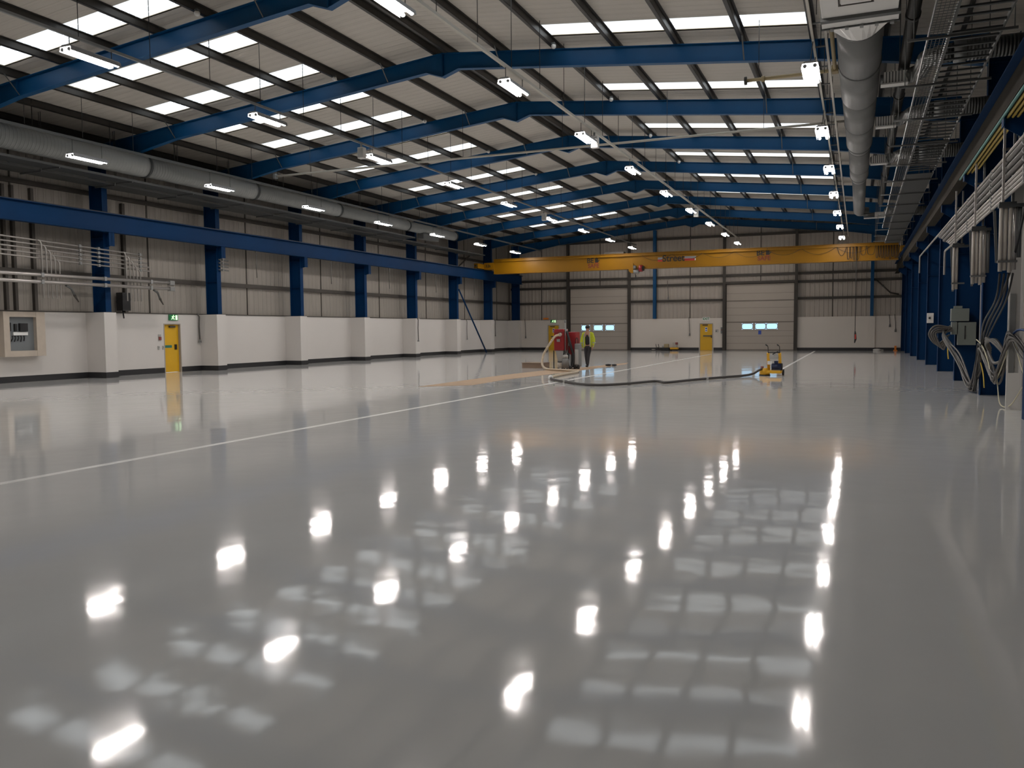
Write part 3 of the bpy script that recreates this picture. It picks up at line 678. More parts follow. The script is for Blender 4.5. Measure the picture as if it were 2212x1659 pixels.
# ------------------------------------------------------------------ left wall pipework near the viewer
def jit(a): return random.uniform(-a, a)
for i in range(5):
    z0 = 5.03 - 0.155*i; yend = 25.0 + 0.12*i
    o = thing('steel_pipe', f'thin steel pipe on the near left wall, {ORD[i]} from the top of five', 'pipe', (-26.3, 20, z0), 'thin service pipes on the left wall')
    x = -26.30
    part(o, 'long_run', MB().cyl((x, 10, z0+0.25), (x, yend, z0-0.24), 0.028, 8), 'conduit')
    for j, yy in enumerate((22.15, 22.95, 24.9)):
        zz = z0+0.25-(yy-10)*0.0327
        part(o, 'clip', MB().rbox(x-0.04, x+0.05, yy-0.05, yy+0.05, zz-0.05, zz+0.06, 0.012), 'mid_grey', (x, yy, zz))
    for j, yb in enumerate((20.55, 24.15)):
        yy = yb + 0.17*i; zz = z0+0.25-(yy-10)*0.0327
        part(o, 'drop_pipe', MB().poly([(x, yy-0.14, zz+0.01), (x+0.05, yy-0.05, zz), (x+0.06, yy, zz-0.10), (x+0.06, yy+0.02, 2.95)], 0.026, 8), 'conduit', (x, yy, 2.95))
for i, z in enumerate((3.74, 3.50)):
    o = thing('rail_pipe', ('upper' if i == 0 else 'lower') + ' of two bright white horizontal pipes along the left wall near the viewer', 'pipe', (-26.10, 20, z), 'bright horizontal pipes on the left wall')
    part(o, 'pipe_run', MB().cyl((-26.10, 10, z), (-26.10, 26.3, z), 0.065, 12), 'rail_steel')
    part(o, 'end_fitting', MB().rbox(-26.19, -26.01, 26.15, 26.40, z-0.09, z+0.09, 0.02), 'mid_grey')
    for yy in (20.4, 23.0, 25.2): part(o, 'clamp', MB().box(-26.18, -26.02, yy-0.05, yy+0.05, z-0.075, z+0.075), 'galv', (-26.10, yy, z))
for i, (yy, ww) in enumerate(((20.05, 0.05), (20.4, 0.05), (21.15, 0.06), (25.15, 0.07))):
    solid('wall_trunking', MB().box(XLC, XLC+0.14, yy-ww, yy+ww, HW+0.05, 6.9), 'rail_dark', f'dark vertical trunking strip on the left cladding, {ORD[i]} from the near end', 'trunking', (XLC, yy, HW), 'vertical trunking strips on the left cladding')
for i, (yy, sgn) in enumerate(((21.75, 1), (25.75, 1))):
    o = thing('pipe_offset', f'slanting pipe end below the bright pipes on the left wall, {["nearer", "farther"][i]} one', 'pipe', (-26.3, yy, 3))
    part(o, 'bend', MB().poly([(-26.12, yy-0.38, 3.42), (-26.2, yy-0.1, 3.32), (-26.28, yy+0.08, 3.1)], 0.04, 8), 'galv_dull'); part(o, 'slanted_end', MB().cyl((-26.28, yy+0.08, 3.1), (-26.25, yy+0.22, 2.85), [0.05, 0.03][0], 8, 0.02), 'rail_dark')
o = thing('speaker_box', 'black wall box on the cladding beside the first blue column', 'wall box', (XLC, 24.75, 2.6))
part(o, 'case', MB().rbox(-27.35, -27.0, 24.62, 25.02, 2.60, 3.32, 0.02), 'black'); part(o, 'bracket', MB().box(XLC, -27.35, 24.75, 24.85, 2.9, 3.0), 'galv_dark')
part(o, 'cable_tail', MB().poly([(-27.15, 24.75, 2.60), (-27.1, 24.72, 2.45), (-27.14, 24.78, 2.3)], 0.03, 6), 'black')

# wooden surround with grey switch panel
bx0, bx1, by0, by1, bz0, bz1 = XL+0.002, -26.95, 19.55, 21.12, 0.92, 2.48
o = thing('electrical_cabinet', 'grey switch panel framed by raw timber boards on the near left wall', 'electrical cabinet', (XL, 20.3, bz0))
part(o, 'timber_board', MB().box(bx0, bx1, by0, by0+0.22, bz0, bz1), 'wood', (XL, by0, bz0)); part(o, 'timber_board', MB().box(bx0, bx1, by1-0.34, by1, bz0, bz1), 'wood', (XL, by1, bz0))
part(o, 'timber_board', MB().box(bx0, bx1-0.01, by0+0.22, by1-0.34, bz0, bz0+0.20), 'wood', (XL, 20.3, bz0)); part(o, 'timber_board', MB().box(bx0, bx1-0.01, by0+0.22, by1-0.34, bz1-0.18, bz1), 'wood', (XL, 20.3, bz1))
fc = part(o, 'panel_face', MB().box(bx0, bx0+0.24, by0+0.22, by1-0.34, bz0+0.20, bz1-0.18), 'box_grey')
X0 = bx0+0.24
part(fc, 'label_strip', MB().box(X0, X0+0.05, 19.98, 20.52, 1.66, 1.77), 'sign_white', (X0, 20.2, 1.7))
part(fc, 'breaker_block', MB().rbox(X0, X0+0.10, 20.20, 20.50, 1.80, 2.08, 0.01), 'black', (X0, 20.3, 1.9)); part(fc, 'breaker_block', MB().rbox(X0, X0+0.08, 20.02, 20.10, 1.80, 2.06, 0.01), 'black', (X0, 20.0, 1.9))
part(fc, 'switch_lever', MB().rbox(X0, X0+0.06, 19.84, 19.90, 1.80, 2.10, 0.01), 'black', (X0, 19.87, 1.9))
sw = MB()
for j in range(5): sw.poly([(X0+0.02, 19.95+0.11*j, 1.64), (X0+0.06, 19.93+0.11*j, 1.56), (X0+0.02, 19.90+0.12*j, 1.46+jit(0.03))], 0.018, 6)
part(fc, 'wire_tail', sw, 'black', (X0, 20.2, 1.55))

# cable drops on the left wall
def wall_cable(y, z1, z0, lab, r=0.02, plug=True, x=-27.28):
    o = thing('cable_drop', lab, 'hanging cable', (x, y, z1), 'cables hanging down the white wall')
    part(o, 'cable', MB().poly([(x, y-0.04, z1), (x+0.03, y+0.02, z1-0.15), (x+0.02, y, (z0+z1)/2), (x+0.03, y+0.015, z0)], r, 7), 'cable_grey')
    if plug: part(o, 'plug', MB().poly([(x+0.03, y+0.015, z0), (x+0.03, y+0.01, z0-0.14)], [r*1.2, r*2.4], 8), 'mid_grey')
wall_cable(29.0, 2.55, 1.40, 'thick grey cable with plug hanging right of the left yellow door', 0.035)
wall_cable(47.35, 2.55, 1.15, 'dark cable hanging on the white wall beside the fifth pilaster', 0.03, True, -26.33)
wall_cable(56.6, 2.5, 1.15, 'dark cable hanging on the white wall right of the diagonal brace', 0.02)
wall_cable(60.8, 2.55, 1.3, 'dark cable pair hanging near the far left corner, nearer one', 0.025)
wall_cable(61.9, 2.55, 1.35, 'dark cable pair hanging near the far left corner, farther one', 0.025)
for i in range(5):
    y = FY(i+1)+2.2
    wall_cable(y, 5.53, 4.25, f'short cable hanging under the left crane beam, {ORD[i]} of five from the near end', 0.022, False, -26.2)
for i in range(4):
    z = 4.95 - 0.15*i; y = 29.45
    o = thing('pipe_stub', f'short pipe stub beside the second blue column, {ORD[i]} from the top', 'pipe stub', (-26.4, y, z), 'pipe stubs beside the second column')
    part(o, 'stub', MB().cyl((-26.39, y-0.05, z), (-26.39, y+0.55, z-0.02), 0.03, 8), 'galv_dull'); part(o, 'clip', MB().rbox(-26.43, -26.34, y+0.15, y+0.24, z-0.05, z+0.05, 0.01), 'mid_grey')

# ------------------------------------------------------------------ yellow overhead crane
CY0, CY1 = 57.40, 57.95
cr = thing('overhead_crane', 'yellow single-girder overhead crane spanning the far end of the hall', 'crane', (-11.5, 57.7, 6.23))
part(cr, 'girder', MB().box(-25.35, 2.22, CY0, CY1, 5.94, 6.98), 'crane')
gf = MB().box(-25.35, 2.22, CY0-0.05, CY1+0.05, 6.98, 7.01); part(cr, 'top_flange', gf, 'crane')
part(cr, 'bottom_flange', MB().box(-25.35, 2.22, CY0-0.05, CY1+0.05, 5.90, 5.94), 'crane')
part(cr, 'festoon_track', MB().box(-25.2, 2.2, CY0-0.14, CY0-0.06, 6.80, 6.86), 'crane')
part(cr, 'festoon_track_bracket', MB().box(-12.0, -11.9, CY0-0.06, CY0, 6.78, 6.88), 'crane')
for x, nm in ((-26.25, 'left'), (2.45, 'right')):
    dz = 0.035 if nm == 'left' else 0
    e = part(cr, 'end_carriage', MB().rbox(x-0.18, x+0.14, 56.2, 59.2, 6.30, 6.66, 0.02), 'crane', (x, 57.7, 6.3))
    s = 1 if nm == 'left' else -1
    part(e, 'end_plate', MB().box(x+s*0.14 if s > 0 else 2.22, -25.35 if s > 0 else x-0.14, CY0-0.1, CY1+0.1, 6.25, 6.75), 'crane', (x, 57.7, 6.3))
    for y in (56.5, 58.9): part(e, 'wheel', MB().cyl((x-0.05, y, 6.378+dz), (x+0.05, y, 6.378+dz), 0.145, 16), 'rail_dark', (x, y, 6.37))
    part(e, 'buffer', MB().cyl((x, 56.2, 6.48), (x, 56.05, 6.48), 0.06, 10), 'black', (x, 56.2, 6.48))
text(cr, 'capacity_lettering', '3.2t', 0.26, 'logo_black', Matrix.Translation((-25.78, CY0-0.106, 6.50)) @ Matrix.Rotation(PI/2, 4, 'X'), 0.003, 0.008)
def TX(x, z, d=0.006): return Matrix.Translation((x, CY0-d, z)) @ Matrix.Rotation(PI/2, 4, 'X')
for xc, zc in ((-17.56, 6.42), (-5.84, 6.48)):
    sgn = part(cr, 'safety_slogan', MB().box(xc-0.50, xc+0.50, CY0-0.003, CY0, zc-0.36, zc+0.36), 'crane', (xc, CY0, zc))
    text(sgn, 'lettering', 'BE', 0.48, 'logo_black', TX(xc-0.24, zc+0.17), 0.003, 0.012)
    text(sgn, 'lettering', 'SAFE', 0.40, 'logo_dkred', TX(xc, zc-0.20), 0.003, 0.012)
    hd = MB()
    hd.box(xc+0.12, xc+0.34, CY0-0.010, CY0-0.004, zc+0.02, zc+0.24)
    for i, (dx, h) in enumerate(((0.13, 0.34), (0.18, 0.44), (0.235, 0.40), (0.29, 0.35))): hd.rbox(xc+dx-0.005, xc+dx+0.042, CY0-0.012, CY0-0.004, zc+0.18, zc+h, 0.004)
    hd.bar((xc+0.33, CY0-0.008, zc+0.08), (xc+0.44, CY0-0.008, zc+0.22), 0.006, 0.055)
    part(sgn, 'hand_symbol', hd, 'logo_black', (xc+0.25, CY0, zc))
    part(sgn, 'cuff', MB().box(xc+0.14, xc+0.32, CY0-0.010, CY0-0.004, zc-0.01, zc+0.02), 'logo_red', (xc+0.25, CY0, zc))
zc = 6.50
lg = part(cr, 'maker_logo', MB().box(-12.95, -10.25, CY0-0.003, CY0, zc-0.30, zc+0.30), 'crane', (-11.6, CY0, zc))
text(lg, 'lettering', 'Street', 0.62, 'logo_black', TX(-11.84, zc+0.03), 0.003, 0.012)
for x0, x1 in ((-12.92, -12.60), (-11.08, -10.40)):
    part(lg, 'grey_stripe', MB().box(x0, x1, CY0-0.008, CY0-0.003, zc-0.01, zc+0.14), 'crane_grey', (x0, CY0, zc)); part(lg, 'red_stripe', MB().box(x0, x1, CY0-0.008, CY0-0.003, zc-0.16, zc-0.01), 'logo_red', (x0, CY0, zc))
part(lg, 'stripe_tip', MB().extr([(-10.40, zc+0.14), (-10.28, zc+0.14), (-10.36, zc-0.02), (-10.40, zc-0.02)], 'y', CY0-0.008, CY0-0.003), 'crane_grey', (-10.4, CY0, zc))
part(lg, 'stripe_tip', MB().extr([(-10.38, zc-0.03), (-10.30, zc-0.03), (-10.34, zc-0.16), (-10.38, zc-0.16)], 'y', CY0-0.008, CY0-0.003), 'sign_white', (-10.4, CY0, zc))
part(cr, 'top_box', MB().rbox(-16.75, -15.35, CY0, CY1, 7.01, 7.16, 0.02), 'rail_dark')

ho = thing('chain_hoist', 'hoist with red motor hanging under the middle of the yellow crane', 'hoist', (-14.35, 57.65, 5.9))
part(ho, 'trolley_plate', MB().extr([(-14.95, 6.30), (-14.62, 6.30), (-14.62, 5.62), (-14.80, 5.62), (-14.95, 5.80)], 'y', CY0-0.16, CY0-0.10), 'crane')
part(ho, 'side_plate', MB().extr([(-14.95, 5.86), (-14.62, 5.86), (-14.62, 5.62), (-14.80, 5.62), (-14.95, 5.76)], 'y', CY0-0.10, CY1-0.1), 'crane')
part(ho, 'cable_drum', MB().cyl((-14.60, CY0-0.10, 5.72), (-14.22, CY0-0.10, 5.72), 0.145, 16), 'galv')
part(ho, 'gearbox', MB().rbox(-14.60, -14.40, CY0-0.32, CY0-0.06, 5.90, 6.12, 0.03), 'galv_dull')
part(ho, 'motor', MB().cyl((-14.20, CY0-0.12, 5.92), (-13.97, CY0-0.12, 5.92), 0.23, 18), 'red'); part(ho, 'motor_cap', MB().cyl((-13.97, CY0-0.12, 5.92), (-13.86, CY0-0.12, 5.92), 0.17, 16), 'black')
part(ho, 'rope', MB().cyl((-14.5, CY0-0.1, 5.60), (-14.46, CY0-0.1, 5.35), 0.02, 6), 'black')
hk = MB().poly([(-14.46, CY0-0.1, 5.45), (-14.46, CY0-0.1, 5.33), (-14.40, CY0-0.1, 5.26), (-14.42, CY0-0.1, 5.18), (-14.50, CY0-0.1, 5.17), (-14.54, CY0-0.1, 5.24)], [0.05, 0.035, 0.03, 0.03, 0.028, 0.02], 8)
part(ho, 'hook', hk, 'black')
# festoon cable loops
fe = thing('festoon_cable', 'dark looped supply cable bunched along the right half of the yellow crane', 'cable', (0, CY0-0.1, 6.8))
def loop(x0, x1, z1, zb, r=0.014):
    pts = []
    for q in range(13):
        t = q/12; a = (2*t-1); pts.append((x0+(x1-x0)*t, CY0-0.12-0.02*(1-a*a), zb+(z1-zb)*(a*a if abs(x1-x0) > 0.5 else abs(a)**5)))
    part(fe, 'cable_loop', MB().poly(pts, r, 6), 'black', ((x0+x1)/2, CY0-0.1, z1))
xs = -14.0
while xs < -1.4: loop(xs, xs+2.05, 6.80, 6.45 + jit(0.06), 0.012); xs += 2.1
xs = -1.35
for w in (0.55, 0.16, 0.14, 0.13, 0.2, 0.35, 0.5, 0.12, 0.11, 0.12, 0.10, 0.13, 0.12, 0.11, 0.12, 0.10, 0.11, 0.12, 0.10, 0.13):
    loop(xs, xs+w, 6.80, 6.02+jit(0.08) if w < 0.3 else 6.25, 0.016); xs += w+0.035
pe = thing('pendant_control', 'crane push-button pendant on a long cable in front of the right white wall', 'pendant control', (-0.2, CY0-0.12, 1.4))
part(pe, 'cable', MB().poly([(-0.2, CY0-0.12, 6.80), (-0.2, CY0-0.12, 1.45)], 0.022, 6), 'black'); part(pe, 'grip', MB().poly([(-0.2, CY0-0.12, 1.45), (-0.19, CY0-0.12, 1.30), (-0.17, CY0-0.10, 0.95), (-0.22, CY0-0.1, 0.70)], [0.03, 0.06, 0.07, 0.03], 8), 'black')
part(pe, 'buttons', MB().rbox(-0.21, -0.13, CY0-0.20, CY0-0.15, 0.95, 1.25, 0.01), 'logo_red')
for x, z0, lab in ((2.42, 1.55, 'dark cable with plug hanging on the white wall at the far right corner'), (-12.2, 1.35, 'dark cable with plug hanging left of the middle yellow door'), (2.05, 1.9, 'short dark cable end hanging left of the plugged cable in the far right corner'), (-26.0, 1.2, 'dark cable hanging in the far left corner of the white wall'), (-13.9, 4.2, 'short dark cable hanging on cladding right of the bright blue post')):
    o = thing('cable_drop', lab, 'hanging cable', (x, YE-0.10, z0)); z1 = 2.6 if z0 < 3 else 5.5
    part(o, 'cable', MB().poly([(x-0.05, YE-0.05, z1), (x, YE-0.08, (z0+z1)/2), (x+0.02, YE-0.06, z0)], 0.022, 6), 'cable_grey'); part(o, 'plug', MB().poly([(x+0.02, YE-0.06, z0), (x+0.01, YE-0.06, z0-0.2)], [0.05, 0.07], 8), 'mid_grey')
o = thing('wall_conduit', 'slanting dark conduit on the cladding right of the last blue post', 'conduit', (1.6, YEC, 4.4))
part(o, 'slanting_run', MB().poly([(0.98, YEC-0.22, 5.15), (1.15, YEC-0.22, 5.05), (2.05, YEC-0.22, 4.15), (2.6, YEC-0.22, 4.02)], 0.05, 8), 'rail_dark'); part(o, 'saddle_clip', MB().box(1.5, 1.62, YEC-0.28, YEC-0.16, 4.58, 4.72), 'galv_dark')

# ------------------------------------------------------------------ big duct on the right
DX, DZ = -0.08, 7.64
o = thing('plenum_duct', 'white box plenum overhead feeding the big grey right-hand duct', 'plenum box', (DX, 13, 7))
part(o, 'box', MB().rbox(-0.675, 0.52, 9.5, 15.55, 6.98, 8.15, 0.01), 'plenum')
part(o, 'access_panel', MB().box(-0.36, 0.10, 14.05, 14.95, 6.955, 6.98), 'plenum')
ap = MB(); ap.box(-0.38, 0.12, 14.97, 15.0, 6.95, 6.982); ap.box(-0.38, 0.12, 13.98, 14.03, 6.95, 6.982); ap.box(-0.40, -0.375, 14.0, 15.0, 6.95, 6.982); ap.box(0.115, 0.14, 14.0, 15.0, 6.95, 6.982)
part(o, 'panel_edge', ap, 'rail_dark'); part(o, 'panel_label', MB().box(-0.15, -0.11, 14.45, 14.6, 6.95, 6.956), 'mid_grey')
part(o, 'flange', MB().box(-0.695, 0.56, 15.55, 15.68, 6.93, 8.20), 'galv_dull'); part(o, 'flange', MB().box(-0.685, 0.54, 15.68, 15.98, 6.95, 8.18), 'plenum', (DX, 15.9, 7))
part(o, 'bolted_flange', MB().box(-0.695, 0.56, 15.98, 16.03, 6.93, 8.20), 'galv_dark', (DX, 16, 7))
for j in range(5): part(o, 'flange_cleat', MB().box(-0.55+0.24*j, -0.49+0.24*j, 15.96, 16.06, 6.905, 6.93), 'galv', (-0.5+0.24*j, 16, 6.93))
# square-to-round transition
R0 = 0.44; n = 32; a0, a1 = [], []
for q in range(n):
    t = 2*PI*(q+0.5)/n; c, s_ = math.cos(t), math.sin(t); m_ = max(abs(c), abs(s_))
    a0.append((-0.09 + 0.61*c/m_, 16.03, 7.565 + 0.60*s_/m_)); a1.append((DX + R0*c, 17.7, DZ + R0*s_))
tm = MB(); tm._add(a0+a1, [(q, (q+1) % n, n+(q+1) % n, n+q) for q in range(n)], False)
part(o, 'square_to_round_transition', tm, 'plenum', (DX, 16, 7))
for x in (-0.6, 0.42):
    for y in (11, 15): part(o, 'hanger_rod', MB().cyl((x, y, 8.15), (x, y, zroof(x)-0.02), 0.012, 6), 'galv_dull', (x, y, 8.15))
o = thing('tapering_duct', 'big round grey duct hanging on the right, tapering towards the far end', 'duct', (DX, 30, DZ))
for a, b, r, r2 in ((17.7, 20.5, 0.44, 0.44), (20.5, 23.3, 0.445, 0.43), (23.3, 26.4, 0.42, 0.40), (26.4, 29.3, 0.395, 0.38), (29.3, 30.0, 0.38, 0.335), (30.0, 33.6, 0.335, 0.335), (33.6, 35.4, 0.33, 0.33), (35.4, 36.4, 0.33, 0.265), (36.4, 46.3, 0.265, 0.265)):
    part(o, 'duct_section', MB().poly([(DX, a, DZ), (DX, b, DZ)], [r, r2], 28), 'duct', (DX, a, DZ))
    part(o, 'seam_ring', MB().lathe([(r-0.02, -0.02), (r+0.012, -0.02), (r+0.012, 0.02), (r-0.02, 0.02)], (DX, a, DZ), 28, 'y'), 'galv_dull', (DX, a, DZ))
for y in (19.2, 22.4, 25.6, 28.8, 32, 35, 39, 43): part(o, 'hanger_strap', MB().cyl((DX, y, DZ+0.2), (DX, y, zroof(DX)-0.02), 0.012, 6), 'galv_dull', (DX, y, DZ))
part(o, 'end_elbow', MB().poly([(DX, 46.3, DZ), (DX+0.03, 46.6, DZ), (DX+0.15, 46.8, DZ), (DX+0.45, 46.85, DZ)], [0.265, 0.26, 0.24, 0.2], 20), 'duct', (DX, 46.3, DZ))
# branch outlets with finned registers, flexible ducts to the wall
for i, (y, yb, xr) in enumerate(((21.3, 17.9, 0.62), (25.6, 22.4, 0.54), (31.2, 27.7, 0.50), (46.2, 41.3, 0.85))):
    wh = ['nearest', 'second nearest', 'third nearest', 'farthest'][i]
    rd = [0.42, 0.39, 0.33, 0.2][i]
    o = thing('finned_register', f'white finned air register right of the big duct, {wh} to the viewer', 'air register', (xr, y, 7.3), 'finned air registers')
    part(o, 'neck', MB().cyl((DX+rd+0.02, y-0.1, 7.36), (xr, y-0.1, 7.36), 0.10, 12), 'galv_dull')
    part(o, 'plenum_box', MB().rbox(xr-0.20, xr+0.30, y-0.30, y+0.10, 7.20, 7.46, 0.01), 'galv_dark')
    for j in range(8): part(o, 'fin', MB().box(xr-0.19+0.064*j, xr-0.145+0.064*j, y-0.33, y-0.30, 7.21, 7.45), 'white_plastic', (xr, y, 7.3))
    part(o, 'bottom_lip', MB().box(DX+rd+0.03, xr+0.31, y-0.36, y-0.10, 7.165, 7.198), 'white_plastic')
    o = thing('flexible_duct', f'ribbed flexible duct crossing to the right wall, {wh} to the viewer', 'flexible duct', (1.8, yb, 7), 'flexible branch ducts')
    part(o, 'flexible_run', MB().poly([(xr+0.33, y-0.12, 7.36), (xr+0.55, y-0.5, 7.34), (1.15, yb+0.9, 7.02), (1.35, yb+0.25, 6.88), (1.6, yb, 6.84)], 0.17, 16), 'flex')
    part(o, 'rigid_spiral_run', MB().cyl((1.6, yb, 6.84), (2.85, yb, 6.84), 0.19, 18), 'flex'); part(o, 'connector_sleeve', MB().cyl((1.56, yb, 6.84), (1.76, yb, 6.84), 0.205, 18), 'galv')
    part(o, 'wall_elbow', MB().poly([(2.85, yb, 6.84), (3.05, yb-0.02, 6.86), (3.22, yb-0.1, 6.95), (3.3, yb-0.25, 7.15), (3.3, yb-0.35, 7.9)], 0.20, 16), 'galv')
# trays and hangers on the right
for i, (x0, x1, z, y0, y1, mat, lab) in enumerate(((1.30, 2.05, 6.44, 29.0, 52, 'tray_dark', 'wide grey sheet cable tray running to the far end above the right columns'), (0.98, 1.28, 6.44, 11, 44, 'galv_dark', 'narrow wire-mesh cable basket running overhead on the right'), (1.30, 2.05, 6.44, 10, 28.6, 'galv_dark', 'ladder cable tray with dark rungs overhead on the near right'))):
    o = thing('cable_tray', lab, 'cable tray', ((x0+x1)/2, 30, z))
    if i == 1:
        mb = MB(); y = y0
        for j in range(6): xx = x0 + (x1-x0)*j/5; mb.box(xx-0.004, xx+0.004, y0, y1, z, z+0.008)
        while y < y1: mb.box(x0, x1, y-0.004, y+0.004, z-0.004, z+0.004); y += 0.12
        part(o, 'wire_basket', mb, 'galv_dull')
    elif i == 2:
        mb = MB(); y = y0+0.2
        while y < y1: mb.box(x0, x1, y-0.03, y+0.03, z+0.01, z+0.04); y += 0.38
        part(o, 'rungs', mb, mat)
    else: part(o, 'tray_bed', MB().box(x0, x1, y0, y1, z, z+0.012), mat)
    for x in (x0, x1): part(o, 'side_lip', MB().box(x-0.012, x+0.012, y0, y1, z, z+0.07), 'galv' if i < 2 else 'galv_dull', (x, 30, z))
yy = 12.6; i = 0
while yy < 52:
    o = thing('tray_hanger', f'steel strut hung across the right cable trays, {ORD[i] if i < 16 else "last"} from the viewer', 'hanger', (1.5, yy, 6.39), 'tray hangers')
    part(o, 'strut', MB().box(0.66, 2.25, yy-0.02, yy+0.02, 6.39, 6.43), 'galv_dull')
    for x in (0.76, 2.2): part(o, 'rod', MB().cyl((x, yy, 6.43), (x, yy, zroof(x)-0.02), 0.009, 5), 'galv_dull', (x, yy, 6.43))
    yy += 2.9; i += 1
o = thing('black_pipe', 'thick black iron pipe running overhead right of the big duct', 'pipe', (0.86, 30, 7.62))
part(o, 'pipe_run', MB().cyl((0.86, 8, 7.66), (0.86, 44, 7.66), 0.12, 14), 'black_pipe')
for y in (18, 24, 30, 36): part(o, 'coupling', MB().cyl((0.86, y-0.08, 7.66), (0.86, y+0.08, 7.66), 0.14, 14), 'black_pipe', (0.86, y, 7.66)); part(o, 'hanger_rod', MB().cyl((0.86, y, 7.75), (0.86, y, zroof(0.86)-0.02), 0.012, 6), 'galv_dull', (0.86, y, 7.75))
# painted pipes crossing overhead
o = thing('tan_pipe', 'tan pipe with a capped flange reaching out beside the near right strip light', 'pipe', (-1, 22.3, 8.0))
part(o, 'pipe_run', MB().poly([(-0.64, 17.1, 9.2), (-0.64, 17.12, 8.1), (-0.64, 17.2, 8.0), (-0.64, 22.2, 8.0), (-0.66, 22.28, 8.0), (-0.74, 22.3, 8.0), (-2.74, 22.3, 8.0)], 0.045, 10), 'tan_pipe')
part(o, 'end_flange', MB().cyl((-2.74, 22.3, 8.0), (-2.80, 22.3, 8.0), 0.10, 14), 'rail_dark'); part(o, 'coupling', MB().cyl((-2.38, 22.3, 8.0), (-2.30, 22.3, 8.0), 0.075, 12), 'tan_pipe'); part(o, 'corner_fitting', MB().rbox(-0.72, -0.56, 22.1, 22.36, 7.92, 8.08, 0.02), 'tan_pipe')
part(o, 'hanger_wire', MB().cyl((-2.45, 22.3, 8.04), (-2.45, 22.3, zroof(-2.45)-0.02), 0.008, 5), 'black_pipe')
o = thing('crossing_pipe', 'long pale pipe crossing the whole hall under the fourth frame', 'pipe', (-12, 28.9, 8.0))
part(o, 'pipe_run', MB().cyl((0.40, 28.9, 8.24), (-22.7, 28.9, 8.24), 0.04, 10), 'pale_pipe')
for x in (-3, -6.2, -10, -14, -18, -21): part(o, 'hanger_wire', MB().cyl((x, 28.9, 8.28), (x, 28.9, zroof(x)-0.02), 0.008, 5), 'black_pipe', (x, 28.9, 8.28))
part(o, 'end_valve', MB().rbox(-22.85, -22.7, 28.8, 29.0, 8.14, 8.34, 0.03), 'galv')
for i, (x, mat, nm) in enumerate(((2.33, 'green_pipe', 'green pipe under the right crane beam, on its hall side'), (2.41, 'yellow_pipe', 'yellow pipe under the right crane beam, beside the green one'), (2.49, 'yellow_pipe', 'yellow pipe under the right crane beam, middle one'), (2.57, 'yellow_pipe', 'yellow pipe under the right crane beam, closest to the wall'))):
    o = thing('service_pipe', nm, 'pipe', (x, 16, 5.43)); yE = 24.2 - 0.5*i
    part(o, 'pipe_run', MB().cyl((x, 8, 5.44), (x, yE, 5.44), 0.026, 8), mat); part(o, 'end_cap', MB().cyl((x, yE, 5.44), (x, yE+0.06, 5.44), 0.034, 8), 'rail_dark')

# ------------------------------------------------------------------ conduit bank on the right columns
BX = 2.50
for i, (z, r, y1, mat, lab) in enumerate(((4.87, 0.030, 42.0, 'conduit', 'thin top rail of the conduit bank along the right columns'), (4.74, 0.055, 32, 'conduit_fat', 'fat dull conduit along the right columns, uppermost of three'), (4.60, 0.050, 31, 'conduit_fat', 'fat dull conduit along the right columns, middle of three'), (4.47, 0.045, 30.5, 'conduit_fat', 'fat dull conduit along the right columns, lowest of three'),
    (4.34, 0.030, 29.5, 'conduit', 'thin bright conduit along the right columns, uppermost of four'), (4.26, 0.030, 29, 'conduit', 'thin bright conduit along the right columns, second of four'), (4.18, 0.030, 28.5, 'conduit', 'thin bright conduit along the right columns, third of four'), (4.10, 0.030, 30, 'conduit', 'thin bright conduit along the right columns, lowest of four'))):
    o = thing('conduit', lab, 'conduit', (BX, 20, z))
    pts = [(BX, 6, z), (BX, y1-0.2, z), (BX, y1-0.06, z-0.02), (BX, y1, z-0.16), (BX, y1+0.01, z-0.75 if i in (0, 7) else z-0.2)]
    if i not in (0, 7): pts = [(BX, 6, z), (BX, y1-0.2, z), (BX+0.05, y1-0.05, z), (BX+0.25, y1, z)]
    part(o, 'long_run', MB().poly(pts, r, 10), mat)
    for y in (12.2, 16.1, 19.8, 23.9): part(o, 'coupling', MB().cyl((BX, y-0.05, z), (BX, y+0.05, z), r+0.012, 10), 'galv', (BX, y, z))
DRY = (14.35, 17.8, 21.8, 26.0)
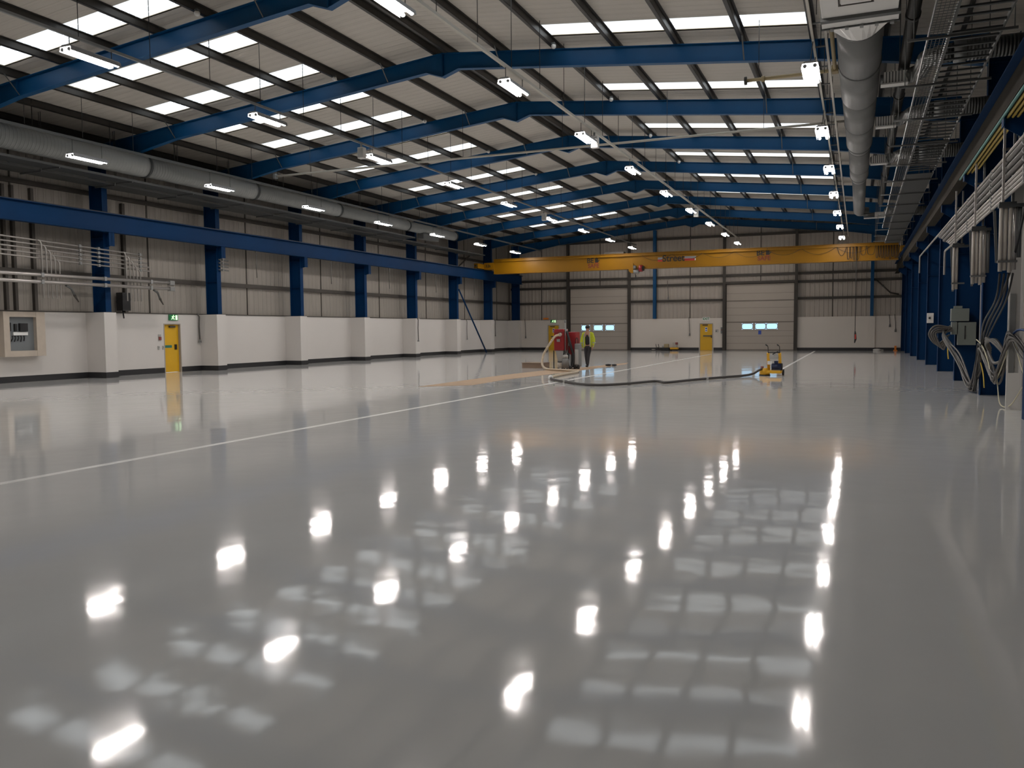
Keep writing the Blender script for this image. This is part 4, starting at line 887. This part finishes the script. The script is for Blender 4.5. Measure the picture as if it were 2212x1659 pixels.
for i, y in enumerate(DRY):
    o = thing('conduit_bracket', f'upright steel bracket holding the right conduit bank, {ORD[i]} from the viewer', 'bracket', (BX, y, 4.0), 'conduit brackets')
    part(o, 'upright', MB().box(BX+0.062, BX+0.10, y-0.03, y+0.03, 3.98, 5.40), 'galv_dull', (BX+0.08, y, 4)); part(o, 'upright', MB().box(BX-0.10, BX-0.062, y-0.03, y+0.03, 3.98, 5.40), 'conduit', (BX-0.08, y, 4))
    part(o, 'foot_channel', MB().box(BX-0.14, BX+0.14, y-0.03, y+0.03, 3.94, 3.98), 'galv_dark'); part(o, 'arm', MB().box(BX-0.10, BX+0.40, y+0.035, y+0.075, 4.93, 4.97), 'galv_dull')
    o = thing('pipe_drop', f'bundle of cream pipes dropping from the right conduit bank, {ORD[i]} from the viewer', 'drop pipes', (BX, y-0.3, 2.7), 'cream pipe drops')
    zb = 2.70 if i != 2 else 2.66
    for j, (dx, dy, dz, mat) in enumerate(((-0.12, 0, 0, 'cream_pipe'), (-0.045, 0.02, 0.02, 'cream_pipe'), (0.03, 0.0, -0.02, 'cream_pipe'), (0.105, 0.03, 0.03, 'conduit'), (0.18, 0.05, 0.25, 'galv_dull'))):
        if i == 3 and j > 1: continue
        part(o, 'drop_pipe', MB().poly([(BX+dx, y-0.16+dy, 3.90), (BX+dx, y-0.16+dy, zb+dz)], 0.035, 10), mat, (BX+dx, y-0.16+dy, zb))
    part(o, 'clamp_band', MB().box(BX-0.17, BX+0.23, y-0.21, y-0.06, 3.86, 3.92), 'galv_dark'); part(o, 'clamp_band', MB().box(BX-0.165, BX+0.15, y-0.205, y-0.08, zb+0.16, zb+0.20), 'galv_dull')
for i, (y, zb) in enumerate(((16.1, 2.9), (19.6, 3.0), (23.6, 2.7), (28.2, 2.75))):
    solid('hanging_strap', MB().bar((BX+0.02, y, 4.05), (BX+0.10, y+0.12, zb), 0.05, 0.03), 'galv_dull', f'grey flat strap hanging below the right conduit bank, {ORD[i]} from the viewer', 'strap', (BX, y, 4.0), 'hanging straps')
# grey-white upright trunking by the near right column
o = thing('cable_riser', 'pale upright cable trunking standing between the two nearest right columns', 'trunking', (2.92, 19.5, 0))
part(o, 'back_channel', MB().box(2.81, 3.04, 19.42, 19.62, 0, 4.9), 'light_grey'); part(o, 'cover_plate', MB().box(2.82, 2.92, 19.40, 19.42, 0.75, 2.35), 'mid_grey'); part(o, 'edge_strip', MB().box(3.00, 3.045, 19.39, 19.42, 0, 4.9), 'white_plastic'); part(o, 'base_plate', MB().box(2.79, 3.06, 19.395, 19.42, 0, 0.75), 'white_plastic')
o = thing('isolator_box', 'grey-green isolator box on the third blue column at the right', 'isolator box', (3.0, 29.2, 1.1))
part(o, 'upper_box', MB().rbox(2.64, 3.14, 29.02, 29.315, 1.86, 2.25, 0.015), 'box_green'); part(o, 'cap', MB().rbox(2.72, 2.95, 29.06, 29.25, 2.25, 2.33, 0.01), 'box_green'); part(o, 'lower_box', MB().rbox(2.84, 3.34, 29.05, 29.315, 1.12, 1.83, 0.015), 'box_green'); part(o, 'door_slot', MB().box(3.02, 3.05, 29.035, 29.05, 1.30, 1.72), 'black')
part(o, 'side_box', MB().rbox(2.66, 2.82, 29.05, 29.315, 1.45, 1.84, 0.01), 'box_green')
o = thing('switch_box', 'small white switch box on the fifth blue column at the right', 'switch box', (2.9, 41.2, 2.0))
part(o, 'case', MB().rbox(2.80, 3.06, 41.16, 41.32, 1.86, 2.30, 0.01), 'white_plastic'); part(o, 'knob', MB().cyl((2.90, 41.16, 2.08), (2.90, 41.11, 2.08), 0.05, 12), 'black')

# tangled cables at the right columns
def spline(pts, n=8):
    P = [Vector(p) for p in pts]; P = [P[0]] + P + [P[-1]]; out = []
    for i in range(1, len(P)-2):
        for q in range(n):
            t = q/n; a, b, c, d = P[i-1], P[i], P[i+1], P[i+2]
            out.append(0.5*((2*b) + (c-a)*t + (2*a-5*b+4*c-d)*t*t + (3*b-a-3*c+d)*t**3))
    return out + [P[-2]]
def cable(pts, r, mat, lab, grp='slack cables at the right columns'):
    solid('slack_cable', MB().poly(spline(pts), r, 7), mat, lab, 'cable', pts[0], grp)
def bundle(lab, items):
    o = thing('cable_bundle', lab, 'cables', items[0][0][0])
    for pts, r, mat in items: part(o, 'cable', MB().poly(spline(pts), r, 7), mat, pts[0])
swag = [(2.62, 28.9, 1.60), (2.40, 28.4, 1.45), (2.62, 26.5, 0.80), (2.70, 24.3, 0.14), (2.70, 23.2, 0.70), (2.70, 22.4, 1.28), (2.72, 21.6, 0.95), (2.74, 20.5, 0.60), (2.78, 19.9, 0.95), (2.84, 19.3, 1.48), (2.95, 18.9, 1.30), (3.1, 18.4, 0.9)]
bundle('slack bundle of grey cables looping low between the right columns', [([(x + jit(0.07), y + jit(0.12), max(0.04, z + jit(0.10) - 0.015*j + 0.05)) for x, y, z in swag], 0.016 + 0.004*(j % 3), ['cable_grey', 'conduit_fat', 'cable_grey', 'black', 'conduit_fat', 'cable_grey', 'cable_grey', 'black', 'cable_grey', 'conduit_fat'][j]) for j in range(10)])
bundle('coil of grey cables sticking out left of the isolator box', [([(2.66, 28.9, 1.65-0.03*j), (2.2+0.05*j, 28.8, 1.72-0.06*j), (2.02+0.06*j, 28.75, 1.45), (2.25+0.06*j, 28.8, 1.15-0.05*j), (2.55, 28.95, 1.4)], 0.03, 'conduit_fat' if j % 2 else 'cable_grey') for j in range(4)])
bundle('thick coiled hose beside the nearest right column', [([(2.72, 21.2, 1.1+0.05*j), (2.60, 20.9, 1.32+0.06*j), (2.72, 20.4, 1.40-0.05*j), (2.86, 20.2, 1.05), (2.74, 20.7, 0.9), (2.66, 21.0, 1.15)], 0.032, 'conduit_fat') for j in range(3)])
bundle('black cables dropping from the second pipe bundle at the right', [([(BX-0.12+0.07*j, 17.64, 2.66), (BX-0.10+0.06*j, 18.2, 2.2), (BX-0.05+0.07*j, 20.2, 1.75), (2.66+0.02*j, 22.2, 1.25)], 0.018, 'black') for j in range(4)])
cable([(2.62, 22.7, 1.38), (2.66, 22.0, 1.24), (2.70, 21.3, 0.9), (2.72, 20.7, 0.50), (2.74, 20.2, 0.62), (2.80, 19.6, 1.1), (2.86, 19.3, 1.45), (2.98, 19.0, 0.9), (3.02, 18.9, 0.75)], 0.013, 'cable_pale', 'pale cream cable looping low between the right columns')
cable([(2.74, 20.4, 0.72), (2.76, 20.3, 0.45), (2.78, 20.0, 0.06), (2.86, 19.3, 0.10), (2.98, 18.8, 0.5)], 0.012, 'cable_pale', 'pale cream cable hanging down to the floor by the nearest right column')
cable([(2.72, 23.0, 0.95), (2.75, 22.5, 0.6), (2.76, 22.3, 0.25)], 0.013, 'cable_yellow', 'yellow cable end hanging between the near right columns')
cable([(2.5, 28.3, 1.30), (2.5, 28.2, 0.95), (2.52, 28.2, 0.72)], 0.016, 'cable_yellow', 'yellow cable end hanging below the isolator box')
cable([(2.84, 19.3, 1.5), (2.95, 19.2, 1.62), (3.1, 18.9, 1.58), (3.2, 18.6, 1.5)], 0.025, 'cable_blue', 'dull blue cable over the top of the coil at the pale trunking')
cable([(2.62, 16.5, 4.0), (2.62, 18.2, 2.7), (2.64, 20.6, 1.9), (2.68, 22.8, 1.25)], 0.02, 'black', 'long black cable slanting across the nearest right column')

# ------------------------------------------------------------------ floor-grinding gear around the person
pp = [(-12.34, 22.2), (-12.37, 24.6), (-12.38, 29.0), (-12.1, 32.6), (-11.35, 36.0), (-10.7, 40.9), (-10.4, 39.3), (-10.62, 33.5), (-10.85, 30.0), (-11.18, 26.2), (-11.05, 23.3)]
pm = MB().extr(pp, 'z', 0.001, 0.006)
solid('masking_paper', pm, 'paper', 'long strip of brown masking paper laid on the floor beside the machines', 'paper', (-11.6, 30, 0))
o = thing('cardboard_box', 'low flat brown cardboard box on the floor left of the red machine', 'box', (-13.4, 34.8, 0))
part(o, 'carton', MB().rbox(-13.90, -12.88, 34.5, 35.3, 0, 0.22, 0.008), 'card'); part(o, 'lid_flap', MB().box(-13.92, -12.86, 34.45, 35.32, 0.22, 0.236), 'card')

ex1 = thing('dust_extractor', 'tall red dust extractor on a grey wheeled frame, beige hose on its front', 'dust extractor', (-11.9, 34.1, 0))
part(ex1, 'red_cabinet', MB().rbox(-12.13, -11.68, 33.8, 34.4, 0.80, 1.73, 0.03), 'red'); part(ex1, 'cabinet_lid', MB().rbox(-12.14, -11.67, 33.78, 34.42, 1.58, 1.60, 0.008), 'logo_dkred')
part(ex1, 'hopper', MB()._add([(-12.08,33.85,0.80),(-11.72,33.85,0.80),(-11.72,34.35,0.80),(-12.08,34.35,0.80),(-12.0,33.95,0.34),(-11.8,33.95,0.34),(-11.8,34.25,0.34),(-12.0,34.25,0.34)], [(0,1,2,3),(4,7,6,5),(0,4,5,1),(1,5,6,2),(2,6,7,3),(3,7,4,0)]), 'light_grey')
part(ex1, 'collar', MB().cyl((-11.9, 34.1, 0.26), (-11.9, 34.1, 0.36), 0.13, 14), 'mid_grey'); part(ex1, 'dust_bucket', MB().cyl((-11.9, 34.1, 0.05), (-11.9, 34.1, 0.27), 0.16, 16, 0.17), 'wood')
for x in (-12.14, -11.67):
    for y in (33.82, 34.38): part(ex1, 'frame_leg', MB().box(x-0.018, x+0.018, y-0.018, y+0.018, 0.06, 0.80), 'black', (x, y, 0)); part(ex1, 'castor', MB().cyl((x-0.02, y, 0.04), (x+0.02, y, 0.04), 0.04, 10), 'black', (x, y, 0))
part(ex1, 'inlet_stub', MB().cyl((-11.82, 33.81, 1.50), (-11.82, 33.64, 1.48), 0.075, 12), 'cream_pipe'); part(ex1, 'clamp_lever', MB().rbox(-11.98, -11.84, 33.74, 33.80, 1.18, 1.30, 0.01), 'galv')
part(ex1, 'mast', MB().cyl((-11.645, 33.9, 0.1), (-11.645, 33.9, 2.08), 0.018, 8), 'galv'); part(ex1, 'mast_head', MB().rbox(-11.67, -11.62, 33.86, 33.94, 2.0, 2.12, 0.01), 'mid_grey')
ex2 = thing('dust_extractor', 'shorter red dust extractor standing behind, half hidden by black hoses', 'dust extractor', (-11.45, 34.5, 0))
part(ex2, 'red_cabinet', MB().rbox(-11.61, -11.27, 34.2, 34.8, 0.62, 1.60, 0.03), 'red'); part(ex2, 'base_drum', MB().cyl((-11.44, 34.5, 0.06), (-11.44, 34.5, 0.62), 0.17, 18), 'mid_grey'); part(ex2, 'switch_plate', MB().rbox(-11.60, -11.48, 34.185, 34.2, 1.0, 1.18, 0.005), 'light_grey')
for x in (-11.58, -11.30): part(ex2, 'castor', MB().cyl((x-0.02, 34.42, 0.05), (x+0.02, 34.42, 0.05), 0.05, 10), 'black', (x, 34.4, 0))
o = thing('black_hose', 'loop of black corrugated hose draped over the two red extractors', 'hose', (-11.4, 34.0, 0))
part(o, 'hose_run', MB().poly(spline([(-11.60, 33.95, 1.62), (-11.52, 33.9, 1.45), (-11.40, 33.9, 1.0), (-11.30, 33.95, 0.6), (-11.32, 33.9, 0.2), (-11.42, 33.8, 0.07), (-11.52, 33.85, 0.3), (-11.50, 33.9, 0.7)]), 0.055, 10), 'black'); part(o, 'hose_cuff', MB().cyl((-11.61, 33.95, 1.60), (-11.63, 33.96, 1.72), 0.06, 10), 'galv')
o = thing('drum_vacuum', 'small grey drum vacuum on the floor in front of the extractors', 'vacuum cleaner', (-11.52, 33.5, 0))
part(o, 'drum', MB().poly([(-11.52, 33.55, 0.06), (-11.52, 33.55, 0.42), (-11.52, 33.55, 0.50)], [0.15, 0.15, 0.10], 16), 'mid_grey'); part(o, 'motor_head', MB().poly([(-11.52, 33.55, 0.50), (-11.52, 33.55, 0.60), (-11.52, 33.55, 0.64)], [0.12, 0.12, 0.06], 14), 'light_grey'); part(o, 'carry_handle', MB().poly(spline([(-11.62, 33.55, 0.6), (-11.58, 33.55, 0.72), (-11.46, 33.55, 0.72), (-11.42, 33.55, 0.6)], 5), 0.012, 6), 'black')
for x in (-11.63, -11.41): part(o, 'castor', MB().cyl((x-0.015, 33.45, 0.04), (x+0.015, 33.45, 0.04), 0.04, 10), 'black', (x, 33.4, 0))
o = thing('upright_vacuum', 'tall slim grey vacuum with a black bow handle right of the extractors', 'vacuum cleaner', (-11.17, 34.2, 0))
part(o, 'body', MB().rbox(-11.27, -11.06, 34.0, 34.4, 0.10, 1.10, 0.04), 'mid_grey'); part(o, 'front_cover', MB().rbox(-11.25, -11.08, 33.96, 34.02, 0.20, 0.85, 0.02), 'light_grey'); part(o, 'bow_handle', MB().poly(spline([(-11.24, 34.1, 1.08), (-11.24, 34.1, 1.26), (-11.19, 34.1, 1.34), (-11.14, 34.1, 1.26), (-11.14, 34.1, 1.0)], 5), 0.016, 7), 'black')
for x in (-11.25, -11.08): part(o, 'wheel', MB().cyl((x-0.03, 34.0, 0.09), (x+0.03, 34.0, 0.09), 0.09, 14), 'black', (x, 34, 0))
o = thing('beige_hose', 'beige ribbed hose arching from the red extractor down across the floor', 'hose', (-12.3, 33.4, 0))
part(o, 'hose_run', MB().poly(spline([(-11.82, 33.62, 1.48), (-12.00, 33.55, 1.40), (-12.22, 33.5, 1.08), (-12.42, 33.4, 0.72), (-12.48, 33.3, 0.42), (-12.38, 33.1, 0.16), (-12.05, 32.7, 0.055), (-11.5, 32.2, 0.055), (-10.8, 31.8, 0.055), (-10.30, 31.4, 0.055), (-10.08, 30.6, 0.055), (-10.05, 29.2, 0.055), (-9.98, 27.9, 0.055), (-9.78, 27.0, 0.055)], 8), 0.05, 10), 'beige_hose'); part(o, 'end_cuff', MB().cyl((-9.80, 27.05, 0.06), (-9.72, 26.78, 0.06), 0.06, 12), 'card')
hp = [(-9.60, 26.45, 0.05), (-9.1, 25.6, 0.05), (-8.36, 24.74, 0.05), (-7.8, 24.05, 0.05), (-7.29, 23.71, 0.05), (-6.85, 23.9, 0.05), (-6.4, 24.75, 0.05), (-5.98, 25.85, 0.05), (-5.72, 25.8, 0.05), (-5.48, 25.35, 0.05), (-5.28, 25.8, 0.05), (-5.0, 26.7, 0.05), (-4.23, 28.62, 0.05), (-3.75, 29.6, 0.05), (-3.45, 30.3, 0.08), (-3.25, 30.75, 0.20), (-3.14, 31.0, 0.24)]
o = thing('dark_hose', 'long dark vacuum hose snaking over the floor to the yellow grinder', 'hose', (-6, 26, 0))
part(o, 'hose_run', MB().poly(spline(hp, 6), 0.042, 10), 'hose_dark'); part(o, 'white_connector', MB().poly([(-9.74, 26.80, 0.06), (-9.68, 26.62, 0.06), (-9.58, 26.42, 0.06)], [0.09, 0.085, 0.06], 12), 'white_plastic')
for q, (x, y) in enumerate(((-8.62, 25.05), (-4.62, 27.72))): part(o, 'joint_cuff', MB().bar((x-0.05, y+0.06, 0.05), (x+0.05, y-0.06, 0.05), 0.10, 0.098), 'light_grey', (x, y, 0))

g = thing('floor_grinder', 'yellow walk-behind floor grinder with twin handles on the right of the floor', 'floor grinder', (-2.75, 31, 0))
part(g, 'chassis', MB().rbox(-2.98, -2.52, 30.75, 31.45, 0.08, 0.17, 0.015), 'mach_yellow')
part(g, 'grinding_hood', MB().poly([(-3.06, 31.0, 0.01), (-3.06, 31.0, 0.16), (-3.06, 31.0, 0.24)], [0.17, 0.16, 0.09], 18), 'mach_yellow'); part(g, 'hood_skirt', MB().cyl((-3.06, 31.0, 0.003), (-3.06, 31.0, 0.03), 0.178, 18), 'black')
part(g, 'dust_port', MB().cyl((-3.14, 31.0, 0.18), (-3.14, 31.0, 0.30), 0.05, 10), 'brown_red')
part(g, 'electric_motor', MB().cyl((-2.84, 31.0, 0.29), (-2.54, 31.0, 0.29), 0.115, 18), 'navy'); part(g, 'terminal_box', MB().rbox(-2.76, -2.64, 30.93, 31.07, 0.40, 0.48, 0.01), 'navy'); part(g, 'motor_fan_cowl', MB().cyl((-2.54, 31.0, 0.29), (-2.50, 31.0, 0.29), 0.11, 16), 'black')
part(g, 'motor_mount', MB().box(-2.80, -2.56, 30.90, 31.10, 0.17, 0.20), 'mid_grey')
for x in (-2.94, -2.58):
    part(g, 'upright', MB().bar((x, 31.15, 0.12), (x, 30.85, 0.74), 0.09, 0.06), 'mach_yellow', (x, 31, 0))
    h = part(g, 'handlebar', MB().poly(spline([(x, 30.87, 0.70), (x, 30.80, 0.85), (x, 30.70, 0.96), (x-0.03, 30.62, 1.00)], 4), 0.013, 7), 'rail_dark', (x, 30.8, 0.7))
    part(h, 'grip', MB().cyl((x-0.015, 30.66, 0.98), (x-0.05, 30.55, 1.02), 0.02, 8), 'black', (x, 30.6, 1))
part(g, 'control_panel', MB().rbox(-2.90, -2.62, 30.84, 30.96, 0.55, 0.70, 0.015), 'light_grey'); part(g, 'cross_bar', MB().cyl((-2.94, 30.83, 0.76), (-2.58, 30.83, 0.76), 0.016, 8), 'black'); part(g, 'front_plate', MB().rbox(-2.97, -2.82, 30.94, 31.0, 0.36, 0.48, 0.01), 'sign_white')
part(g, 'control_lever', MB().bar((-2.80, 30.82, 0.70), (-2.62, 30.78, 0.80), 0.03, 0.03), 'black')
for x in (-2.50, -2.96): part(g, 'wheel', MB().cyl((x-0.03, 31.30, 0.10), (x+0.03, 31.30, 0.10), 0.10, 16), 'black', (x, 31.3, 0))
g.scale = (1.09, 1.09, 1.09)
# gear left along the far wall
yy = 64.75
o = thing('plate_grinder', 'yellow grinder with pale engine, rightmost of the gear by the far wall', 'floor grinder', (-13.25, yy, 0))
part(o, 'base', MB().rbox(-13.55, -12.95, yy-0.2, yy+0.2, 0.10, 0.24, 0.02), 'mach_yellow'); part(o, 'engine', MB().rbox(-13.38, -13.02, yy-0.15, yy+0.15, 0.24, 0.62, 0.03), 'cream_pipe'); part(o, 'fuel_tank', MB().rbox(-13.15, -12.98, yy-0.17, yy+0.1, 0.46, 0.64, 0.03), 'brown_red')
for x in (-13.45, -13.02): part(o, 'wheel', MB().cyl((x-0.03, yy, 0.1), (x+0.03, yy, 0.1), 0.10, 14), 'black', (x, yy, 0))
o = thing('power_trowel', 'dark machine with tan motor in the middle of the gear by the far wall', 'machine', (-13.9, yy, 0))
part(o, 'skid', MB().rbox(-14.25, -13.62, yy-0.25, yy+0.2, 0.0, 0.22, 0.03), 'black'); part(o, 'tan_motor', MB().rbox(-14.05, -13.68, yy-0.15, yy+0.15, 0.22, 0.52, 0.05), 'tan_pipe'); part(o, 'air_filter', MB().cyl((-14.12, yy-0.1, 0.22), (-14.12, yy-0.1, 0.40), 0.09, 12), 'light_grey')
o = thing('sack_truck', 'dark folded handles leaning left of the gear by the far wall', 'trolley', (-14.5, yy, 0))
for x in (-14.62, -14.42): part(o, 'handle_bar', MB().poly([(x-0.12, yy+0.1, 0.50), (x-0.05, yy, 0.25), (x+0.12, yy-0.1, 0.04)], 0.025, 7), 'rail_dark', (x, yy, 0))
part(o, 'cross_piece', MB().cyl((-14.66, yy, 0.24), (-14.46, yy, 0.24), 0.018, 6), 'rail_dark'); part(o, 'toe_plate', MB().box(-14.56, -14.2, yy-0.22, yy-0.02, 0.0, 0.04), 'rail_dark')
o = thing('cable_reel', 'small grey coil of cable at the left end of the gear by the far wall', 'cable reel', (-14.85, yy-0.2, 0))
for q in range(3): part(o, 'cable_turn', MB().poly([(-14.85+0.14*math.cos(a*PI/6), yy-0.2+0.14*math.sin(a*PI/6), 0.03+0.05*q) for a in range(13)], 0.026, 6), 'cable_grey' if q != 1 else 'light_grey')
o = thing('dust_sheet', 'crumpled pale cloth on the floor by the far right white wall', 'cloth', (0.9, 65.0, 0))
mb = MB(); mb.sphere((1.25, 65.0, 0.06), 0.22, 10, (1.3, 0.8, 0.45)); part(o, 'cloth_heap', mb, 'white_plastic'); part(o, 'cloth_fold', MB().sphere((1.55, 65.05, 0.05), 0.13, 8, (1.2, 0.9, 0.4)), 'light_grey')
o = thing('orange_stand', 'small orange stand on the floor in the far right corner', 'stand', (2.45, 65.1, 0))
part(o, 'foot', MB().rbox(2.32, 2.58, 65.0, 65.25, 0, 0.06, 0.01), 'orange'); part(o, 'post', MB().rbox(2.38, 2.52, 65.05, 65.19, 0.06, 0.36, 0.02), 'orange')
o = thing('work_gloves', 'small dark gloves lying on the floor right of the walking person', 'gloves', (-10.6, 37.2, 0))
part(o, 'glove', MB().sphere((-10.68, 37.2, 0.05), 0.12, 8, (1.3, 1, 0.42)), 'dark_cloth'); part(o, 'glove', MB().sphere((-10.42, 37.3, 0.045), 0.11, 8, (1.2, 0.9, 0.4)), 'dark_cloth')

# ------------------------------------------------------------------ the person
def skin_mesh(chains, mat, name, sub=2):
    """grow each chain (points, edges, radii) with a skin modifier and gather the results in one mesh"""
    vs, fs = [], []
    for pts, edges, rad in chains:
        me = bpy.data.meshes.new('tmp'); me.from_pydata([Vector(p) for p in pts], edges, [])
        ob = bpy.data.objects.new('tmp', me); COL.objects.link(ob)
        ob.modifiers.new('s', 'SKIN'); sm = ob.modifiers.new('u', 'SUBSURF'); sm.levels = sm.render_levels = sub
        for i, r in enumerate(rad):
            d = me.skin_vertices[0].data[i]; d.radius = r if isinstance(r, tuple) else (r, r); d.use_root = (i == 0)
        bpy.context.view_layer.update()
        ev = ob.evaluated_get(bpy.context.evaluated_depsgraph_get()); m2 = ev.to_mesh()
        o = len(vs); vs += [v.co.copy() for v in m2.vertices]; fs += [[i+o for i in p.vertices] for p in m2.polygons]
        ev.to_mesh_clear(); bpy.data.objects.remove(ob); bpy.data.meshes.remove(me)
    mb = MB(); mb._add(vs, fs, True); return mb
PX, PY = -11.27, 35.95
def W(x, y, z): return (PX+x, PY+y, z)
P = thing('person', 'person in a yellow hi-vis jacket and dark trousers walking with head bowed', 'person', (PX, PY, 0))
hip, kn = 0.10, 0.52
body = [W(0,0,0.98), W(0,0.0,1.18), W(0,-0.01,1.38), W(0,-0.03,1.53), W(0,-0.06,1.62), W(0.01,-0.09,1.72), W(0.01,-0.09,1.80),
        W(-0.19,-0.01,1.49), W(-0.27,0.0,1.20), W(-0.29,-0.08,0.95), W(0.19,-0.01,1.49), W(0.28,0.01,1.20), W(0.24,-0.09,0.96),
        W(-0.09,0,0.92), W(-0.06,-0.06,0.52), W(-0.05,0.06,0.10), W(0.09,0,0.92), W(0.05,-0.12,0.53), W(0.03,-0.16,0.10)]
be_ = [(0,1),(1,2),(2,3),(3,4),(4,5),(5,6),(3,7),(7,8),(8,9),(3,10),(10,11),(11,12),(0,13),(13,14),(14,15),(0,16),(16,17),(17,18)]
br = [(0.13,0.10),(0.13,0.10),(0.15,0.11),(0.09,0.08),0.058,(0.085,0.10),(0.075,0.09),0.06,0.046,0.036,0.06,0.046,0.036,0.085,0.06,0.045,0.085,0.06,0.045]
chains = [(body, be_, br)]
for s, (wx, wy, wz) in ((-1, (-0.29,-0.08,0.95)), (1, (0.24,-0.09,0.96))):
    px, py, pz = wx+0.0*s, wy-0.03, wz-0.09
    chains.append(([W(wx,wy,wz), W(px,py,pz), W(px,py-0.01,pz-0.03)], [(0,1),(1,2)], [0.03,(0.036,0.026),(0.034,0.024)]))
    for i, (dy, L) in enumerate(((-0.035,0.075),(-0.012,0.085),(0.012,0.08),(0.033,0.062))):
        chains.append(([W(px,py+dy*0.8,pz-0.02), W(px+0.004*s,py+dy-0.006,pz-0.02-L*0.55), W(px-0.012*s,py+dy-0.02,pz-0.02-L)], [(0,1),(1,2)], [0.010,0.0095,0.008]))
    chains.append(([W(px,py-0.03,pz+0.03), W(px-0.02*s,py-0.055,pz-0.01), W(px-0.025*s,py-0.06,pz-0.045)], [(0,1),(1,2)], [0.013,0.011,0.009]))
chains.append(([W(0.01,-0.165,1.74), W(0.01,-0.20,1.715)], [(0,1)], [0.014,0.018]))           # nose
for s in (-1, 1): chains.append(([W(0.01+s*0.083,-0.08,1.75), W(0.01+s*0.092,-0.07,1.715)], [(0,1)], [0.016,0.014]))   # ears
part(P, 'body', skin_mesh(chains, 'skin', 'body'), 'skin')
for s in (-1, 1): part(P, 'eye', MB().sphere(W(0.01+s*0.032,-0.178,1.755), 0.012, 8), 'shirt', W(0.01+s*0.032,-0.178,1.755))
part(P, 'mouth', MB().sphere(W(0.01,-0.182,1.675), 0.022, 8, (1, 0.3, 0.25)), 'brown_red', W(0.01,-0.18,1.675))
hb = MB(); hb.sphere(W(0.01,-0.075,1.80), 0.112, 14, (0.93, 1.1, 0.85)); hb.sphere(W(0.01,-0.03,1.74), 0.10, 12, (0.95, 0.8, 1.0)); part(P, 'hair', hb, 'hair')
part(P, 'cap_peak', MB().extr([(PX-0.08, PY-0.13), (PX+0.10, PY-0.13), (PX+0.08, PY-0.24), (PX-0.06, PY-0.24)], 'z', 1.795, 1.812), 'hair')
sh = skin_mesh([([W(0,0,0.92), W(0,0,1.18), W(0,-0.01,1.38), W(0,-0.03,1.54), W(0,-0.045,1.58)], [(0,1),(1,2),(2,3),(3,4)], [(0.145,0.115),(0.145,0.118),(0.155,0.125),(0.10,0.095),0.065])], 'shirt', 'shirt')
part(P, 'shirt', sh, 'shirt')
tr = skin_mesh([([W(0,0,0.97), W(-0.095,0,0.90), W(-0.065,-0.055,0.52), W(-0.05,0.06,0.09), W(0.095,0,0.90), W(0.055,-0.115,0.53), W(0.03,-0.155,0.09), W(0,0,1.03)], [(0,1),(1,2),(2,3),(0,4),(4,5),(5,6),(0,7)], [(0.155,0.125),0.105,0.08,0.068,0.105,0.08,0.068,(0.15,0.12)])], 'dark_cloth', 'trousers')
part(P, 'trousers', tr, 'dark_cloth')
for s, (x, y) in ((-1, (-0.05, 0.06)), (1, (0.03, -0.155))):
    part(P, 'boot', skin_mesh([([W(x,y+0.05,0.055), W(x,y-0.05,0.055), W(x+0.01*s,y-0.16,0.045), W(x,y+0.01,0.13)], [(0,1),(1,2),(0,3)], [(0.05,0.05),(0.048,0.05),(0.044,0.04),0.055])], 'boot', 'boot'), 'boot', W(x, y, 0))
# open jacket: two front halves, back and sleeves
jk = []
for s in (-1, 1):
    jk.append(([W(s*0.10,0.02,1.50), W(s*0.13,0.01,1.33), W(s*0.15,0.01,1.12), W(s*0.155,0.01,0.86), W(s*0.20,-0.01,1.49), W(s*0.285,0.0,1.20), W(s*(0.285 if s < 0 else 0.25),-0.075,0.97), W(s*0.05,0.0,1.57)],
               [(0,1),(1,2),(2,3),(0,4),(4,5),(5,6),(0,7)], [(0.105,0.125),(0.095,0.155),(0.095,0.155),(0.085,0.15),0.088,0.082,0.058,(0.06,0.09)]))
jk.append(([W(0,0.085,1.52), W(0,0.095,1.2), W(0,0.09,0.88)], [(0,1),(1,2)], [(0.15,0.06),(0.17,0.06),(0.16,0.06)]))
J = part(P, 'hi_vis_jacket', skin_mesh(jk, 'hivis', 'hi_vis_jacket'), 'hivis')
for s in (-1, 1):
    part(J, 'reflective_band', MB().poly(spline([W(s*0.155, -0.165, 0.92), W(s*0.145, -0.172, 1.15), W(s*0.135, -0.165, 1.35), W(s*0.115, -0.13, 1.52)], 4), 0.022, 6), 'hivis_tape', W(s*0.15, -0.16, 1.2))
    c = W(s*0.286, -0.025, 1.10); part(J, 'sleeve_band', MB().lathe([(0.082, -0.02), (0.090, -0.02), (0.090, 0.02), (0.082, 0.02)], c, 16), 'hivis_tape', c)
